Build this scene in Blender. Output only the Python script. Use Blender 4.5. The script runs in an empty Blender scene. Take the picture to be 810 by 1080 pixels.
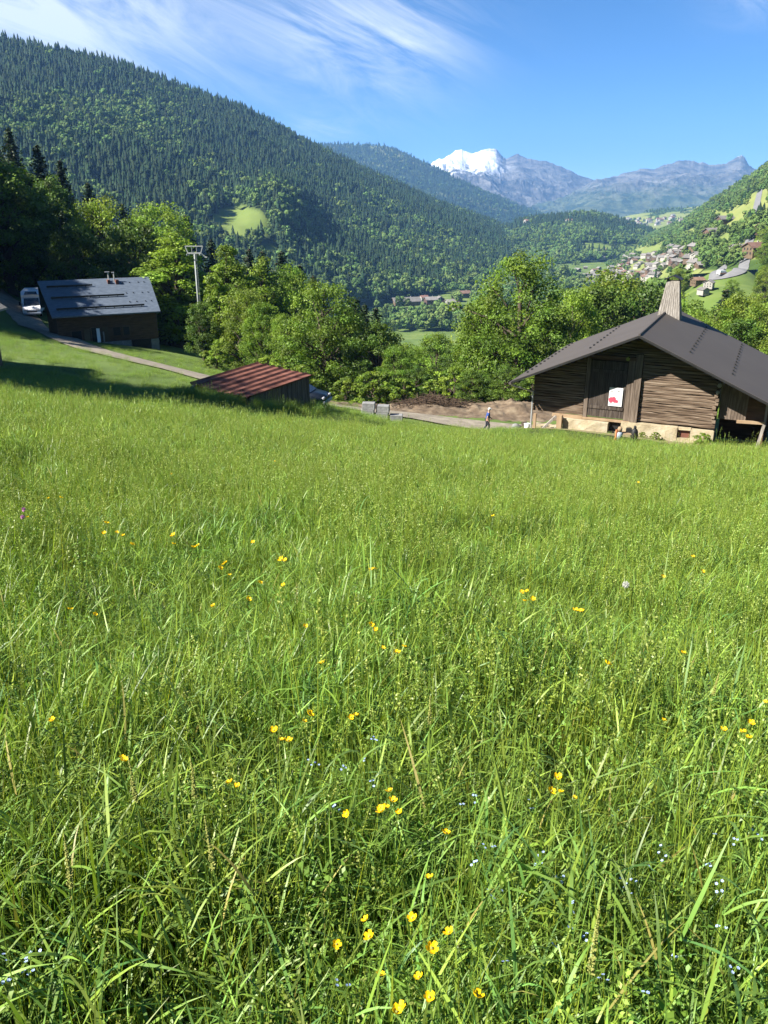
import bpy, bmesh, math, random
import numpy as np
from mathutils import Vector, Matrix
from mathutils.bvhtree import BVHTree

random.seed(7)
RNG = np.random.default_rng(7)
C = bpy.context.scene.collection
SC = bpy.context.scene

# ------------------------------------------------------------------ camera
PITCH = math.radians(20.9)
FOC = 850.0                                    # focal length in pixels of an 810 x 1080 frame
cam = bpy.data.cameras.new('camera'); cam_o = bpy.data.objects.new('camera', cam); C.objects.link(cam_o)
cam.sensor_fit = 'VERTICAL'; cam.angle_y = 2 * math.atan(540 / FOC)
cam.clip_start = 0.05; cam.clip_end = 60000
cam_o.location = (0, 0, 0); cam_o.rotation_euler = (math.pi / 2 - PITCH, 0, 0)
SC.camera = cam_o
CP, SP = math.cos(PITCH), math.sin(PITCH)

def ray(px, py):
    u = (540 - py) / FOC; v = (px - 405) / FOC
    return np.array([v, CP + u * SP, u * CP - SP])
def at(px, py, Y):
    d = ray(px, py); return d * (Y / d[1])

# ------------------------------------------------------------------ world, sun
SUN = np.array([-0.93, -0.37, 0.86]); SUN /= np.linalg.norm(SUN)
EL = math.asin(SUN[2]); AZ = math.atan2(SUN[0], SUN[1])
w = bpy.data.worlds.new('World'); SC.world = w; w.use_nodes = True
nt = w.node_tree; nt.nodes.clear()
def N(nt, t, **kw):
    n = nt.nodes.new(t)
    for k, v in kw.items(): setattr(n, k, v)
    return n
def inp(n, **kw):
    for k, v in kw.items(): n.inputs[k.replace('_', ' ')].default_value = v
    return n
sky = N(nt, 'ShaderNodeTexSky', sky_type='NISHITA', sun_disc=False, sun_elevation=EL, sun_rotation=AZ,
        altitude=5200, air_density=1.0, dust_density=0.1, ozone_density=4.0)
hs = inp(N(nt, 'ShaderNodeHueSaturation'), Saturation=1.22, Value=1.0)
nt.links.new(sky.outputs[0], hs.inputs['Color'])
tc = N(nt, 'ShaderNodeTexCoord')
# cirrus: stretched, warped noise over the sky directions
sep = N(nt, 'ShaderNodeSeparateXYZ'); nt.links.new(tc.outputs['Generated'], sep.inputs[0])
def mth(nt, op, a, b=None, clamp=False):
    m = N(nt, 'ShaderNodeMath', operation=op, use_clamp=clamp)
    for i, x in enumerate((a, b)):
        if x is None: continue
        if isinstance(x, (int, float)): m.inputs[i].default_value = x
        else: nt.links.new(x, m.inputs[i])
    return m.outputs[0]
azi = mth(nt, 'ARCTAN2', sep.outputs[0], sep.outputs[1])
ele = mth(nt, 'ARCSINE', sep.outputs[2])
comb = N(nt, 'ShaderNodeCombineXYZ')
# shear so that streaks run up to the left
nt.links.new(mth(nt, 'ADD', mth(nt, 'MULTIPLY', azi, 4.6), mth(nt, 'MULTIPLY', ele, 4.4)), comb.inputs[0])
nt.links.new(mth(nt, 'SUBTRACT', mth(nt, 'MULTIPLY', ele, 10.0), mth(nt, 'MULTIPLY', azi, -3.4)), comb.inputs[1])
n1 = inp(N(nt, 'ShaderNodeTexNoise'), Scale=1.7, Detail=13, Roughness=0.66, Distortion=1.4)
nt.links.new(comb.outputs[0], n1.inputs['Vector'])
comb2 = N(nt, 'ShaderNodeCombineXYZ')
nt.links.new(mth(nt, 'MULTIPLY', azi, 2.6), comb2.inputs[0]); nt.links.new(mth(nt, 'MULTIPLY', ele, 6.0), comb2.inputs[1])
comb2.inputs[2].default_value = 3.7
def blob(a0, e0, ra, re):            # soft bank of cloud centred on a sky direction
    da = mth(nt, 'DIVIDE', mth(nt, 'SUBTRACT', azi, math.radians(a0)), math.radians(ra))
    de = mth(nt, 'DIVIDE', mth(nt, 'SUBTRACT', ele, math.radians(e0)), math.radians(re))
    r2 = mth(nt, 'ADD', mth(nt, 'MULTIPLY', da, da), mth(nt, 'MULTIPLY', de, de))
    return mth(nt, 'POWER', 2.718, mth(nt, 'MULTIPLY', r2, -1.5))
bank = mth(nt, 'ADD', blob(-20, 10.5, 14, 5.5), mth(nt, 'ADD', mth(nt, 'MULTIPLY', blob(-1.0, 9.3, 7.0, 4.0), 1.15),
       mth(nt, 'ADD', mth(nt, 'MULTIPLY', blob(23, 11.4, 4, 2.2), 0.7), mth(nt, 'MULTIPLY', blob(-3.5, 4.6, 3.5, 0.8), 0.9))))
bank = mth(nt, 'MINIMUM', bank, 1.0)
wisp = N(nt, 'ShaderNodeMapRange'); wisp.inputs[1].default_value = 0.40; wisp.inputs[2].default_value = 0.78
nt.links.new(n1.outputs['Fac'], wisp.inputs[0])
cl = mth(nt, 'ADD', mth(nt, 'MULTIPLY', mth(nt, 'ADD', mth(nt, 'MULTIPLY', wisp.outputs[0], 1.25), 0.08), bank), mth(nt, 'MULTIPLY', blob(-23, 9.5, 16, 5), 0.42), True)
cmix = N(nt, 'ShaderNodeMix', data_type='RGBA')
nt.links.new(mth(nt, 'MULTIPLY', cl, 0.85), cmix.inputs[0]); nt.links.new(hs.outputs[0], cmix.inputs[6])
cmix.inputs[7].default_value = (7.5, 7.9, 8.4, 1)
bg = N(nt, 'ShaderNodeBackground'); bg.inputs[1].default_value = 0.046
nt.links.new(cmix.outputs[2], bg.inputs[0])
wo = N(nt, 'ShaderNodeOutputWorld'); nt.links.new(bg.outputs[0], wo.inputs[0])

sun = bpy.data.lights.new('sun', 'SUN'); sun.energy = 5.0; sun.angle = math.radians(0.53); sun.color = (1.0, 0.94, 0.84)
sun_o = bpy.data.objects.new('sun', sun); C.objects.link(sun_o)
sun_o.rotation_euler = Vector(-SUN).to_track_quat('-Z', 'Y').to_euler(); sun_o.location = (-200, -100, 300)
SC.view_settings.view_transform = 'Standard'; SC.view_settings.look = 'None'
SC.view_settings.gamma = 1; SC.view_settings.use_curve_mapping = False
SC.view_settings.exposure = 1.75
SC.cycles.max_bounces = 8; SC.cycles.transparent_max_bounces = 8; SC.cycles.volume_bounces = 1
SC.cycles.use_denoising = True; SC.cycles.denoiser = 'OPENIMAGEDENOISE'; SC.cycles.denoising_input_passes = 'RGB_ALBEDO_NORMAL'; SC.cycles.denoising_prefilter = 'ACCURATE'; SC.cycles.use_adaptive_sampling = False; SC.cycles.sample_clamp_indirect = 2.5
SC.cycles.caustics_reflective = False; SC.cycles.caustics_refractive = False

# ------------------------------------------------------------------ numpy noise
def _h(ix, iy, s):
    n = (ix * 374761393 + iy * 668265263 + s * 1442695041) & 0x7fffffff
    n = ((n ^ (n >> 13)) * 1274126177) & 0x7fffffff
    return ((n ^ (n >> 16)) & 0xffff) / 65535.0
def vnoise(x, y, s=0):
    x = np.asarray(x, float); y = np.asarray(y, float)
    ix = np.floor(x).astype(np.int64); iy = np.floor(y).astype(np.int64)
    fx = x - ix; fy = y - iy; fx = fx * fx * (3 - 2 * fx); fy = fy * fy * (3 - 2 * fy)
    a = _h(ix, iy, s); b = _h(ix + 1, iy, s); c = _h(ix, iy + 1, s); d = _h(ix + 1, iy + 1, s)
    return (a * (1 - fx) + b * fx) * (1 - fy) + (c * (1 - fx) + d * fx) * fy
def fbm(x, y, o=5, s=0, g=0.5, ridged=False):
    t = 0; a = 1; n = 0
    for k in range(o):
        v = vnoise(x * 2 ** k, y * 2 ** k, s + k * 17)
        if ridged: v = 1 - np.abs(2 * v - 1)
        t = t + a * v; n += a; a *= g
    return t / n
def sstep(a, b, x):
    t = np.clip((np.asarray(x, float) - a) / (b - a), 0, 1); return t * t * (3 - 2 * t)

# ------------------------------------------------------------------ objects: helpers
def tag(o, label=None, cat=None, group=None, kind=None):
    if label: o['label'] = label
    if cat: o['category'] = cat
    if group: o['group'] = group
    if kind: o['kind'] = kind
    return o
def link(o, parent=None):
    C.objects.link(o)
    if parent: o.parent = parent
    return o
def mesh_np(name, V, Fq, smooth=False, mats=(), fmat=None):
    """mesh from numpy verts and an (n,3|4) face array or list of such arrays"""
    me = bpy.data.meshes.new(name)
    V = np.asarray(V, np.float32)
    if not isinstance(Fq, (list, tuple)): Fq = [Fq]
    Fq = [np.asarray(f, np.int32) for f in Fq if len(f)]
    loops = np.concatenate([f.ravel() for f in Fq]); tot = np.concatenate([np.full(len(f), f.shape[1], np.int32) for f in Fq])
    start = np.concatenate([[0], np.cumsum(tot)[:-1]]).astype(np.int32)
    me.vertices.add(len(V)); me.vertices.foreach_set('co', V.ravel())
    me.loops.add(len(loops)); me.loops.foreach_set('vertex_index', loops)
    me.polygons.add(len(tot)); me.polygons.foreach_set('loop_start', start); me.polygons.foreach_set('loop_total', tot)
    for m in mats: me.materials.append(m)
    if fmat is not None: me.polygons.foreach_set('material_index', np.asarray(fmat, np.int32))
    if smooth: me.polygons.foreach_set('use_smooth', np.ones(len(tot), bool))
    me.update(calc_edges=True)
    return me
def vattr(me, name, vals):
    a = me.attributes.new(name, 'FLOAT', 'POINT'); a.data.foreach_set('value', np.asarray(vals, np.float32))
def cattr(me, name, vals):
    a = me.attributes.new(name, 'FLOAT_COLOR', 'POINT')
    vals = np.asarray(vals, np.float32)
    if vals.shape[1] == 3: vals = np.hstack([vals, np.ones((len(vals), 1), np.float32)])
    a.data.foreach_set('color', vals.ravel())
def empty(name, loc, rz=0, parent=None):
    o = bpy.data.objects.new(name, None); link(o, parent); o.location = loc; o.rotation_euler = (0, 0, rz); o.empty_display_size = .2
    return o
def copy_tree(o, parent=None):
    c = o.copy(); C.objects.link(c); c.parent = parent
    for ch in o.children: copy_tree(ch, c)
    return c

class MB:
    """collects simple solids and links them as ONE mesh object"""
    def __init__(s): s.bm = bmesh.new()
    def hexa(s, p):                        # 8 corners: 4 bottom ccw, 4 top ccw
        v = [s.bm.verts.new(q) for q in p]
        for f in ((3, 2, 1, 0), (4, 5, 6, 7), (0, 1, 5, 4), (1, 2, 6, 5), (2, 3, 7, 6), (3, 0, 4, 7)):
            s.bm.faces.new([v[i] for i in f])
        return s
    def box(s, a, b):
        (x0, y0, z0), (x1, y1, z1) = a, b
        return s.hexa([(x0, y0, z0), (x1, y0, z0), (x1, y1, z0), (x0, y1, z0), (x0, y0, z1), (x1, y0, z1), (x1, y1, z1), (x0, y1, z1)])
    def bar(s, p, q, wd, th, up=(0, 0, 1)):      # rectangular bar between two points
        p = Vector(p); q = Vector(q); d = (q - p).normalized(); u = Vector(up)
        if abs(d.dot(u)) > .98: u = Vector((1, 0, 0))
        sd = d.cross(u).normalized() * wd / 2; u2 = sd.cross(d).normalized() * th / 2
        return s.hexa([p - sd - u2, p + sd - u2, q + sd - u2, q - sd - u2, p - sd + u2, p + sd + u2, q + sd + u2, q - sd + u2])
    def tube(s, pts, rad, n=8, cap=True):
        rings = []; pts = [Vector(p) for p in pts]
        if isinstance(rad, (int, float)): rad = [rad] * len(pts)
        for i, p in enumerate(pts):
            d = (pts[min(i + 1, len(pts) - 1)] - pts[max(i - 1, 0)]).normalized()
            u = Vector((0, 0, 1)) if abs(d.z) < .9 else Vector((1, 0, 0))
            a = d.cross(u).normalized(); b = d.cross(a)
            rings.append([s.bm.verts.new(p + (a * math.cos(2 * math.pi * k / n) + b * math.sin(2 * math.pi * k / n)) * rad[i]) for k in range(n)])
        for r0, r1 in zip(rings, rings[1:]):
            for k in range(n): s.bm.faces.new([r0[k], r0[(k + 1) % n], r1[(k + 1) % n], r1[k]])
        if cap:
            s.bm.faces.new(rings[0][::-1]); s.bm.faces.new(rings[-1])
        return s
    def poly_extrude(s, pts, off):               # planar polygon + offset vector -> prism
        a = [s.bm.verts.new(p) for p in pts]; b = [s.bm.verts.new(Vector(p) + Vector(off)) for p in pts]; n = len(a)
        s.bm.faces.new(a[::-1]); s.bm.faces.new(b)
        for i in range(n): s.bm.faces.new([a[i], a[(i + 1) % n], b[(i + 1) % n], b[i]])
        return s
    def ball(s, c, r, sub=2, sc=(1, 1, 1), jit=0):
        r_ = bmesh.ops.create_icosphere(s.bm, subdivisions=sub, radius=r)
        for v in r_['verts']:
            k = 1 + random.uniform(-jit, jit)
            v.co = Vector((v.co.x * sc[0] * k + c[0], v.co.y * sc[1] * k + c[1], v.co.z * sc[2] * k + c[2]))
        return s
    def bevel(s, w, seg=1):
        bmesh.ops.bevel(s.bm, geom=[e for e in s.bm.edges], offset=w, segments=seg, affect='EDGES', clamp_overlap=True)
        return s
    def build(s, name, mat, parent=None, smooth=False):
        bmesh.ops.recalc_face_normals(s.bm, faces=s.bm.faces)
        me = bpy.data.meshes.new(name); s.bm.to_mesh(me); s.bm.free()
        if mat: me.materials.append(mat)
        if smooth:
            me.polygons.foreach_set('use_smooth', np.ones(len(me.polygons), bool))
        return link(bpy.data.objects.new(name, me), parent)

# ------------------------------------------------------------------ materials
VEG = ('grass_blade', 'leaf_broad', 'leaf_dark', 'needle', 'stem_green', 'seed_head', 'petal_yellow', 'petal_blue', 'meadow_ground', 'far_broad', 'white_paint')      # the rest is a little darker in tone
def rgb(c): return (c[0], c[1], c[2], 1)
def mat(name, cols, scale=3.0, rough=0.8, detail=6, stretch=(1, 1, 1), bump=0.0, bscale=None, metal=0, spec=0.3,
        contrast=(0.3, 0.7), coord='Object', distort=0.3, attr=None, attr_amt=0.5, objrand=0.0, transl=0.0):
    if name not in VEG: cols = [tuple(v * .74 for v in c) for c in cols]
    m = bpy.data.materials.new(name); m.use_nodes = True; t = m.node_tree; b = t.nodes['Principled BSDF']
    co = N(t, 'ShaderNodeTexCoord'); mp = N(t, 'ShaderNodeMapping'); mp.inputs['Scale'].default_value = stretch
    t.links.new(co.outputs[coord], mp.inputs[0])
    ns = inp(N(t, 'ShaderNodeTexNoise'), Scale=scale, Detail=detail, Roughness=0.6, Distortion=distort)
    t.links.new(mp.outputs[0], ns.inputs['Vector'])
    rp = N(t, 'ShaderNodeValToRGB'); cr = rp.color_ramp
    n = len(cols)
    while len(cr.elements) < n: cr.elements.new(.5)
    for i, c in enumerate(cols):
        cr.elements[i].position = contrast[0] + (contrast[1] - contrast[0]) * (i / max(1, n - 1)); cr.elements[i].color = rgb(c)
    t.links.new(ns.outputs['Fac'], rp.inputs[0]); col = rp.outputs[0]
    if attr:                                   # natural tint stored per vertex
        a = N(t, 'ShaderNodeAttribute', attribute_name=attr)
        mx = N(t, 'ShaderNodeMix', data_type='RGBA', blend_type='MULTIPLY'); mx.inputs[0].default_value = attr_amt
        t.links.new(col, mx.inputs[6]); t.links.new(a.outputs['Color'], mx.inputs[7]); col = mx.outputs[2]
    if objrand:
        oi = N(t, 'ShaderNodeObjectInfo'); h = inp(N(t, 'ShaderNodeHueSaturation'))
        mr = N(t, 'ShaderNodeMapRange'); mr.inputs[3].default_value = 1 - objrand; mr.inputs[4].default_value = 1 + objrand
        t.links.new(oi.outputs['Random'], mr.inputs[0]); t.links.new(mr.outputs[0], h.inputs['Value'])
        mr2 = N(t, 'ShaderNodeMapRange'); mr2.inputs[3].default_value = 0.5 - objrand * .09; mr2.inputs[4].default_value = 0.5 + objrand * .06
        wn = N(t, 'ShaderNodeTexWhiteNoise', noise_dimensions='1D'); t.links.new(oi.outputs['Random'], wn.inputs['W'])
        t.links.new(wn.outputs['Value'], mr2.inputs[0]); t.links.new(mr2.outputs[0], h.inputs['Hue'])
        t.links.new(col, h.inputs['Color']); col = h.outputs[0]
    t.links.new(col, b.inputs['Base Color'])
    b.inputs['Roughness'].default_value = rough; b.inputs['Metallic'].default_value = metal
    b.inputs['Specular IOR Level'].default_value = spec
    if bump:
        n2 = inp(N(t, 'ShaderNodeTexNoise'), Scale=bscale or scale * 3, Detail=8, Roughness=.65)
        t.links.new(mp.outputs[0], n2.inputs['Vector'])
        bp = inp(N(t, 'ShaderNodeBump'), Strength=min(bump, 1), Distance=0.05 if bump <= 1 else 0.05 * bump)
        t.links.new(n2.outputs['Fac'], bp.inputs['Height']); t.links.new(bp.outputs[0], b.inputs['Normal'])
    if transl:
        tr = N(t, 'ShaderNodeBsdfTranslucent')
        br = N(t, 'ShaderNodeMix', data_type='RGBA', blend_type='MULTIPLY'); br.inputs[0].default_value = 1
        br.inputs[7].default_value = (1.22, 1.28, 0.5, 1); t.links.new(col, br.inputs[6]); t.links.new(br.outputs[2], tr.inputs[0])
        ms = N(t, 'ShaderNodeMixShader'); ms.inputs[0].default_value = transl
        o = t.nodes['Material Output']
        t.links.new(b.outputs[0], ms.inputs[1]); t.links.new(tr.outputs[0], ms.inputs[2]); t.links.new(ms.outputs[0], o.inputs[0])
    return m
M = {}
M['blade'] = mat('grass_blade', [(.130, .217, .027), (.20, .30, .05)], scale=5, rough=.45, spec=.38, attr='tint', attr_amt=1, objrand=.2, transl=.30)
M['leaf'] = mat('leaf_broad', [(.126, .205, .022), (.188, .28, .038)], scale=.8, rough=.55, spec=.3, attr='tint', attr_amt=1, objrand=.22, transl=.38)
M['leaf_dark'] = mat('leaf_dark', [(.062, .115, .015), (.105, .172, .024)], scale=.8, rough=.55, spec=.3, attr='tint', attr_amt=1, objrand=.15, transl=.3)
M['needle'] = mat('needle', [(.016, .036, .014), (.034, .06, .02)], scale=.6, rough=.6, spec=.25, attr='tint', attr_amt=1, objrand=.2, transl=.12)
M['bark'] = mat('bark', [(.05, .038, .028), (.13, .10, .075)], scale=4, stretch=(1, 1, .2), rough=.95, bump=.8)
M['far_conifer'] = mat('far_conifer', [(.015, .034, .015), (.032, .06, .022)], scale=.05, rough=.8, spec=.1, objrand=.35, attr='tint', attr_amt=1)
M['far_broad'] = mat('far_broad', [(.068, .120, .030), (.108, .170, .046)], scale=.06, rough=.8, spec=.1, objrand=.28, attr='tint', attr_amt=1)
M['gravel'] = mat('gravel', [(.21, .18, .14), (.38, .335, .265)], scale=1.4, rough=.95, bump=.6, bscale=18)
M['dirt'] = mat('dirt', [(.085, .06, .038), (.165, .12, .08), (.26, .205, .14)], scale=1.2, rough=1, bump=1.0, bscale=5)
M['slate'] = mat('roof_slate', [(.09, .115, .155), (.15, .185, .24)], scale=2.2, rough=.5, spec=.45, stretch=(1, 3, 1))
M['roof_metal'] = mat('roof_metal', [(.085, .074, .067), (.105, .092, .083)], scale=.5, rough=.7, spec=.2, contrast=(.2, .8))
M['old_wood'] = mat('old_wood', [(.036, .022, .013), (.165, .115, .078), (.38, .305, .23)], scale=2.4, stretch=(.25, .25, 6), distort=.1, rough=.9, bump=.7, bscale=5)
M['old_wood_v'] = mat('old_wood_v', [(.06, .042, .03), (.17, .13, .10), (.28, .225, .18)], scale=2.2, stretch=(6, 6, .35), rough=.9, bump=.6)
M['dark_wood'] = mat('dark_wood', [(.07, .04, .024), (.17, .10, .06)], scale=2.5, stretch=(.5, .5, 4), rough=.85, bump=.5)
M['door_wood'] = mat('door_wood', [(.032, .024, .019), (.075, .058, .047), (.145, .12, .10)], scale=3, stretch=(5, 5, .3), rough=.9, bump=.5)
M['new_wood'] = mat('new_wood', [(.30, .20, .115), (.43, .315, .20)], scale=3, stretch=(1, 1, .4), rough=.7)
M['silver_wood'] = mat('silver_wood', [(.16, .14, .12), (.33, .30, .265), (.44, .41, .37)], scale=3, stretch=(6, 6, .25), rough=.9, bump=.5)
M['stone'] = mat('lime_stone', [(.28, .22, .14), (.45, .38, .25), (.52, .46, .34)], scale=1.6, rough=.95, bump=.9, bscale=6)
M['grey_stone'] = mat('grey_stone', [(.2, .2, .2), (.36, .36, .36)], scale=2.5, rough=.95, bump=.7)
M['rust'] = mat('rust_sheet', [(.09, .036, .026), (.20, .08, .055), (.29, .13, .095)], scale=1.1, rough=.75, stretch=(1, 2.5, 1), metal=.1)
M['black'] = mat('black_trim', [(.012, .012, .012), (.025, .025, .025)], rough=.6)
M['white'] = mat('white_paint', [(.72, .72, .72), (.8, .8, .8)], rough=.4, scale=1)
M['steel'] = mat('galvanised', [(.42, .44, .45), (.6, .62, .63)], rough=.5, metal=.4, scale=2)
M['pylon'] = mat('pylon_paint', [(.27, .30, .31), (.38, .41, .41)], rough=.6, scale=2)
M['glass'] = mat('dark_glass', [(.02, .025, .03), (.035, .04, .045)], rough=.08, spec=.8)
M['rubber'] = mat('rubber', [(.012, .012, .012), (.03, .03, .03)], rough=.9)
M['navy'] = mat('navy_paint', [(.008, .012, .02), (.014, .02, .032)], rough=.3, spec=.4)
M['red'] = mat('red_ink', [(.75, .05, .10), (.8, .09, .14)], rough=.6)
M['ink'] = mat('grey_ink', [(.12, .12, .13), (.2, .2, .2)], rough=.7)
M['paper'] = mat('paper', [(.76, .76, .75), (.82, .82, .81)], rough=.7, scale=1)
M['lamp'] = mat('lamp_lens', [(.6, .6, .62), (.7, .7, .72)], rough=.15, spec=.7)
M['orange'] = mat('orange_plastic', [(.55, .19, .08), (.65, .26, .12)], rough=.5)
M['bluegrey'] = mat('blue_grey', [(.3, .36, .45), (.45, .5, .58)], rough=.6)
M['plaster'] = mat('plaster', [(.36, .34, .30), (.46, .44, .40)], rough=.9, scale=.6)
M['chalet_wood'] = mat('chalet_wood', [(.09, .058, .038), (.17, .115, .075)], rough=.85, scale=.6, objrand=.3)
M['roof_grey'] = mat('roof_grey', [(.17, .16, .15), (.27, .255, .24)], rough=.8, scale=.4, objrand=.25)
M['roof_brown'] = mat('roof_brown', [(.16, .09, .065), (.27, .16, .12)], rough=.85, scale=.4, objrand=.2)
M['skin'] = mat('skin', [(.42, .25, .17), (.5, .31, .22)], rough=.6)
M['shirt'] = mat('blue_shirt', [(.03, .07, .25), (.05, .10, .33)], rough=.85)
M['trousers'] = mat('dark_trousers', [(.03, .035, .05), (.05, .055, .075)], rough=.9)
M['cap'] = mat('white_cap', [(.7, .69, .66), (.78, .77, .74)], rough=.9)
M['petal'] = mat('petal_yellow', [(.86, .50, .004), (.9, .61, .01)], rough=.55, spec=.2, transl=.25)
M['petal_blue'] = mat('petal_blue', [(.27, .37, .66), (.4, .49, .74)], rough=.6)
M['petal_pink'] = mat('petal_pink', [(.45, .16, .38), (.6, .28, .5)], rough=.6)
M['fluff'] = mat('seed_fluff', [(.6, .6, .56), (.7, .7, .66)], rough=.9)
M['stem'] = mat('stem_green', [(.08, .15, .02), (.13, .21, .035)], rough=.6, transl=.2)
M['seedhead'] = mat('seed_head', [(.22, .25, .05), (.34, .34, .10)], rough=.8, transl=.2)
M['brush'] = mat('brushwood', [(.05, .033, .022), (.13, .09, .06)], rough=1, scale=6)

# ------------------------------------------------------------------ terrain: near ground
def G(px, py, Y, dz=0.0):
    p = at(px, py, Y); return (p[0], p[1], p[2] + dz)
CTRL = [(0, 0, -1.6), (0, -20, 2.9), (-20, -20, 4.0), (20, -20, 1.8), (0, -70, 14), (-8, 0, -1.0), (8, 0, -1.75), (-20, 5, -0.6), (20, 5, -2.6),
        (0, 10, -3.9), (0, 20, -6.2), (0, 30, -8.55), (2, 38, -10.3), (0, 45, -12.0), (-8, 12, -3.6), (9, 12, -4.6), (9, 24, -7.5), (10, 33, -9.9), (-20, 20, -3.8),
        (20, 20, -6.9), (22, 30, -9.4), (35, 35, -10.3), (40, 15, -6.5), (50, 0, -3),
        G(0, 412, 26, -.5), G(100, 420, 28, -.5), G(200, 427, 32, -.4), G(225, 423, 40, -.3), G(215, 413, 42.8, -.3), G(235, 419, 42.2, -.3), G(252, 421, 41.7, .0), G(275, 426, 41.5, -.1), G(328, 428, 45, -.15), G(310, 436, 41, -.4), G(80, 402, 46, -.3), G(0, 385, 50, -.3), G(50, 375, 60, -.2), G(110, 385, 56, -.3),
        G(160, 402, 54, -.3), G(0, 312, 105), G(45, 348, 85), G(90, 367, 74), G(130, 377, 68), G(200, 394, 62), G(270, 410, 58), G(345, 427, 58),
        G(400, 433, 58), G(480, 442, 56), G(560, 452, 54), G(513, 458, 52), G(300, 440, 44), G(380, 447, 44), G(450, 455, 43),
        G(752, 471, 37.3), G(563, 452, 41.3), G(600, 452, 39.6), G(800, 478, 35.3), (26, 33.5, -10.4),
        G(65, 355, 88), G(175, 374, 80), G(187, 364, 95), G(35, 328, 100), G(200, 385, 75), G(250, 395, 75), G(300, 402, 76),
        (-5, 70, -16.5), (5, 68, -16.2), (13, 75, -17.8), (30, 75, -18.5), (45, 75, -18), (30, 60, -14.8), (45, 45, -11.8), (28, 48, -12.2), (40, 90, -23), (0, 100, -27), (0, 150, -46), (0, 250, -78),
        (0, 400, -100), (0, 600, -104), (-40, 112, -17), (-40, 150, -24), (-40, 250, -50), (-60, 400, -85), (-75, 160, -8), (-60, 125, -9), (-100, 100, 8),
        (-100, 200, 0), (-150, 150, 25), (-62, 90, -7), (-60, 60, -4), (-60, 30, 2), (-150, 30, 25), (-150, -50, 35), (-130, 300, -10), (-200, 400, 10),
        (-120, 480, -20), (-60, 560, -95), (-300, 600, 0), (60, 100, -24), (100, 60, -10), (100, 0, 0), (60, 200, -58), (100, 200, -52), (60, 300, -80), (100, 400, -92), (60, 600, -103),
        (150, 300, -50), (200, 200, -15), (150, 120, -12), (250, 400, -40), G(790, 282, 300), G(760, 290, 320), G(735, 307, 260), G(720, 290, 470), (200, 600, -70), (300, 600, -20), (300, 250, 20), (350, 0, 60), (-350, 0, 90), (0, -300, 60)]
CT = np.array(CTRL)
def _phi(d2): return -np.sqrt(d2 + 16.0)
_A = _phi(((CT[:, None, :2] - CT[None, :, :2]) ** 2).sum(-1)); _n = len(CT)
_K = np.zeros((_n + 3, _n + 3)); _K[:_n, :_n] = _A + np.eye(_n) * 0.25
_K[:_n, _n] = 1; _K[:_n, _n + 1:] = CT[:, :2]; _K[_n, :_n] = 1; _K[_n + 1:, :_n] = CT[:, :2].T
_W = np.linalg.solve(_K, np.concatenate([CT[:, 2], [0, 0, 0]]))
def ground(x, y):
    x = np.atleast_1d(np.asarray(x, float)); y = np.atleast_1d(np.asarray(y, float))
    out = np.empty(len(x)); B = 20000
    for i in range(0, len(x), B):
        xs, ys = x[i:i + B], y[i:i + B]
        r = np.hypot(xs, ys); k = np.minimum(1, 620 / np.maximum(r, 1e-6)); xc, yc = xs * k, ys * k
        d2 = (xc[:, None] - CT[None, :, 0]) ** 2 + (yc[:, None] - CT[None, :, 1]) ** 2
        z = _phi(d2) @ _W[:_n] + _W[_n] + _W[_n + 1] * xc + _W[_n + 2] * yc
        t = sstep(420, 800, r)
        z = z * (1 - t) + (-104 + 0 * r) * t
        z = z + (fbm(xs / 4, ys / 4, 3, 5) - .5) * .22 * (1 - sstep(40, 90, r)) + (fbm(xs / 30, ys / 30, 4, 9) - .5) * 2.5 * sstep(60, 160, r)
        out[i:i + B] = z
    return out
def gz(x, y): return float(ground(x, y)[0])

def polar_ground():
    th = np.concatenate([np.radians(np.arange(-180, -48, 4)), np.radians(np.arange(-48, 48, .4)), np.radians(np.arange(48, 180, 4))])
    r = np.geomspace(0.35, 11000, 250)
    T, R = np.meshgrid(th, r)
    X, Y = R * np.sin(T), R * np.cos(T)
    Z = ground(X.ravel(), Y.ravel())
    V = np.stack([X.ravel(), Y.ravel(), Z], 1); nt_, nr = len(th), len(r)
    i, j = np.meshgrid(np.arange(nr - 1), np.arange(nt_), indexing='ij'); j2 = (j + 1) % nt_
    Fq = np.stack([i * nt_ + j, i * nt_ + j2, (i + 1) * nt_ + j2, (i + 1) * nt_ + j], -1).reshape(-1, 4)
    c = len(V); V = np.vstack([V, [[0, 0, gz(0, 0)]]])
    jj = np.arange(nt_); Ft = np.stack([np.full(nt_, c), (jj + 1) % nt_, jj], 1)
    return V, [Fq, Ft]
gm = mat('meadow_ground', [(.055, .09, .018), (.09, .14, .026), (.14, .18, .045)], scale=.06, rough=1, coord='Object', bump=.4, bscale=3)
V, Fq = polar_ground()
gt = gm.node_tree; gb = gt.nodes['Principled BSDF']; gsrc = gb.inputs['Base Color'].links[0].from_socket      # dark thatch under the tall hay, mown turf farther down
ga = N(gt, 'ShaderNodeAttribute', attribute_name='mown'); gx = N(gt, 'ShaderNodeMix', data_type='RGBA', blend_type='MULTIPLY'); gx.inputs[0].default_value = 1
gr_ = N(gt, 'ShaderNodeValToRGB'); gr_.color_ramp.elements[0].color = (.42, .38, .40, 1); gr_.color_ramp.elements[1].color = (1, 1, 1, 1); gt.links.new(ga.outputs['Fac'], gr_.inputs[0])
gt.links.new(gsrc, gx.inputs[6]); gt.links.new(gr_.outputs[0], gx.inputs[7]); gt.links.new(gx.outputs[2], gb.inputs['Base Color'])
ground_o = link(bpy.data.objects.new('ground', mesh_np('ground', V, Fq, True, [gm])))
tag(ground_o, 'grassy alpine ground falling from the meadow to the valley floor', 'ground', kind='structure')
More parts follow.
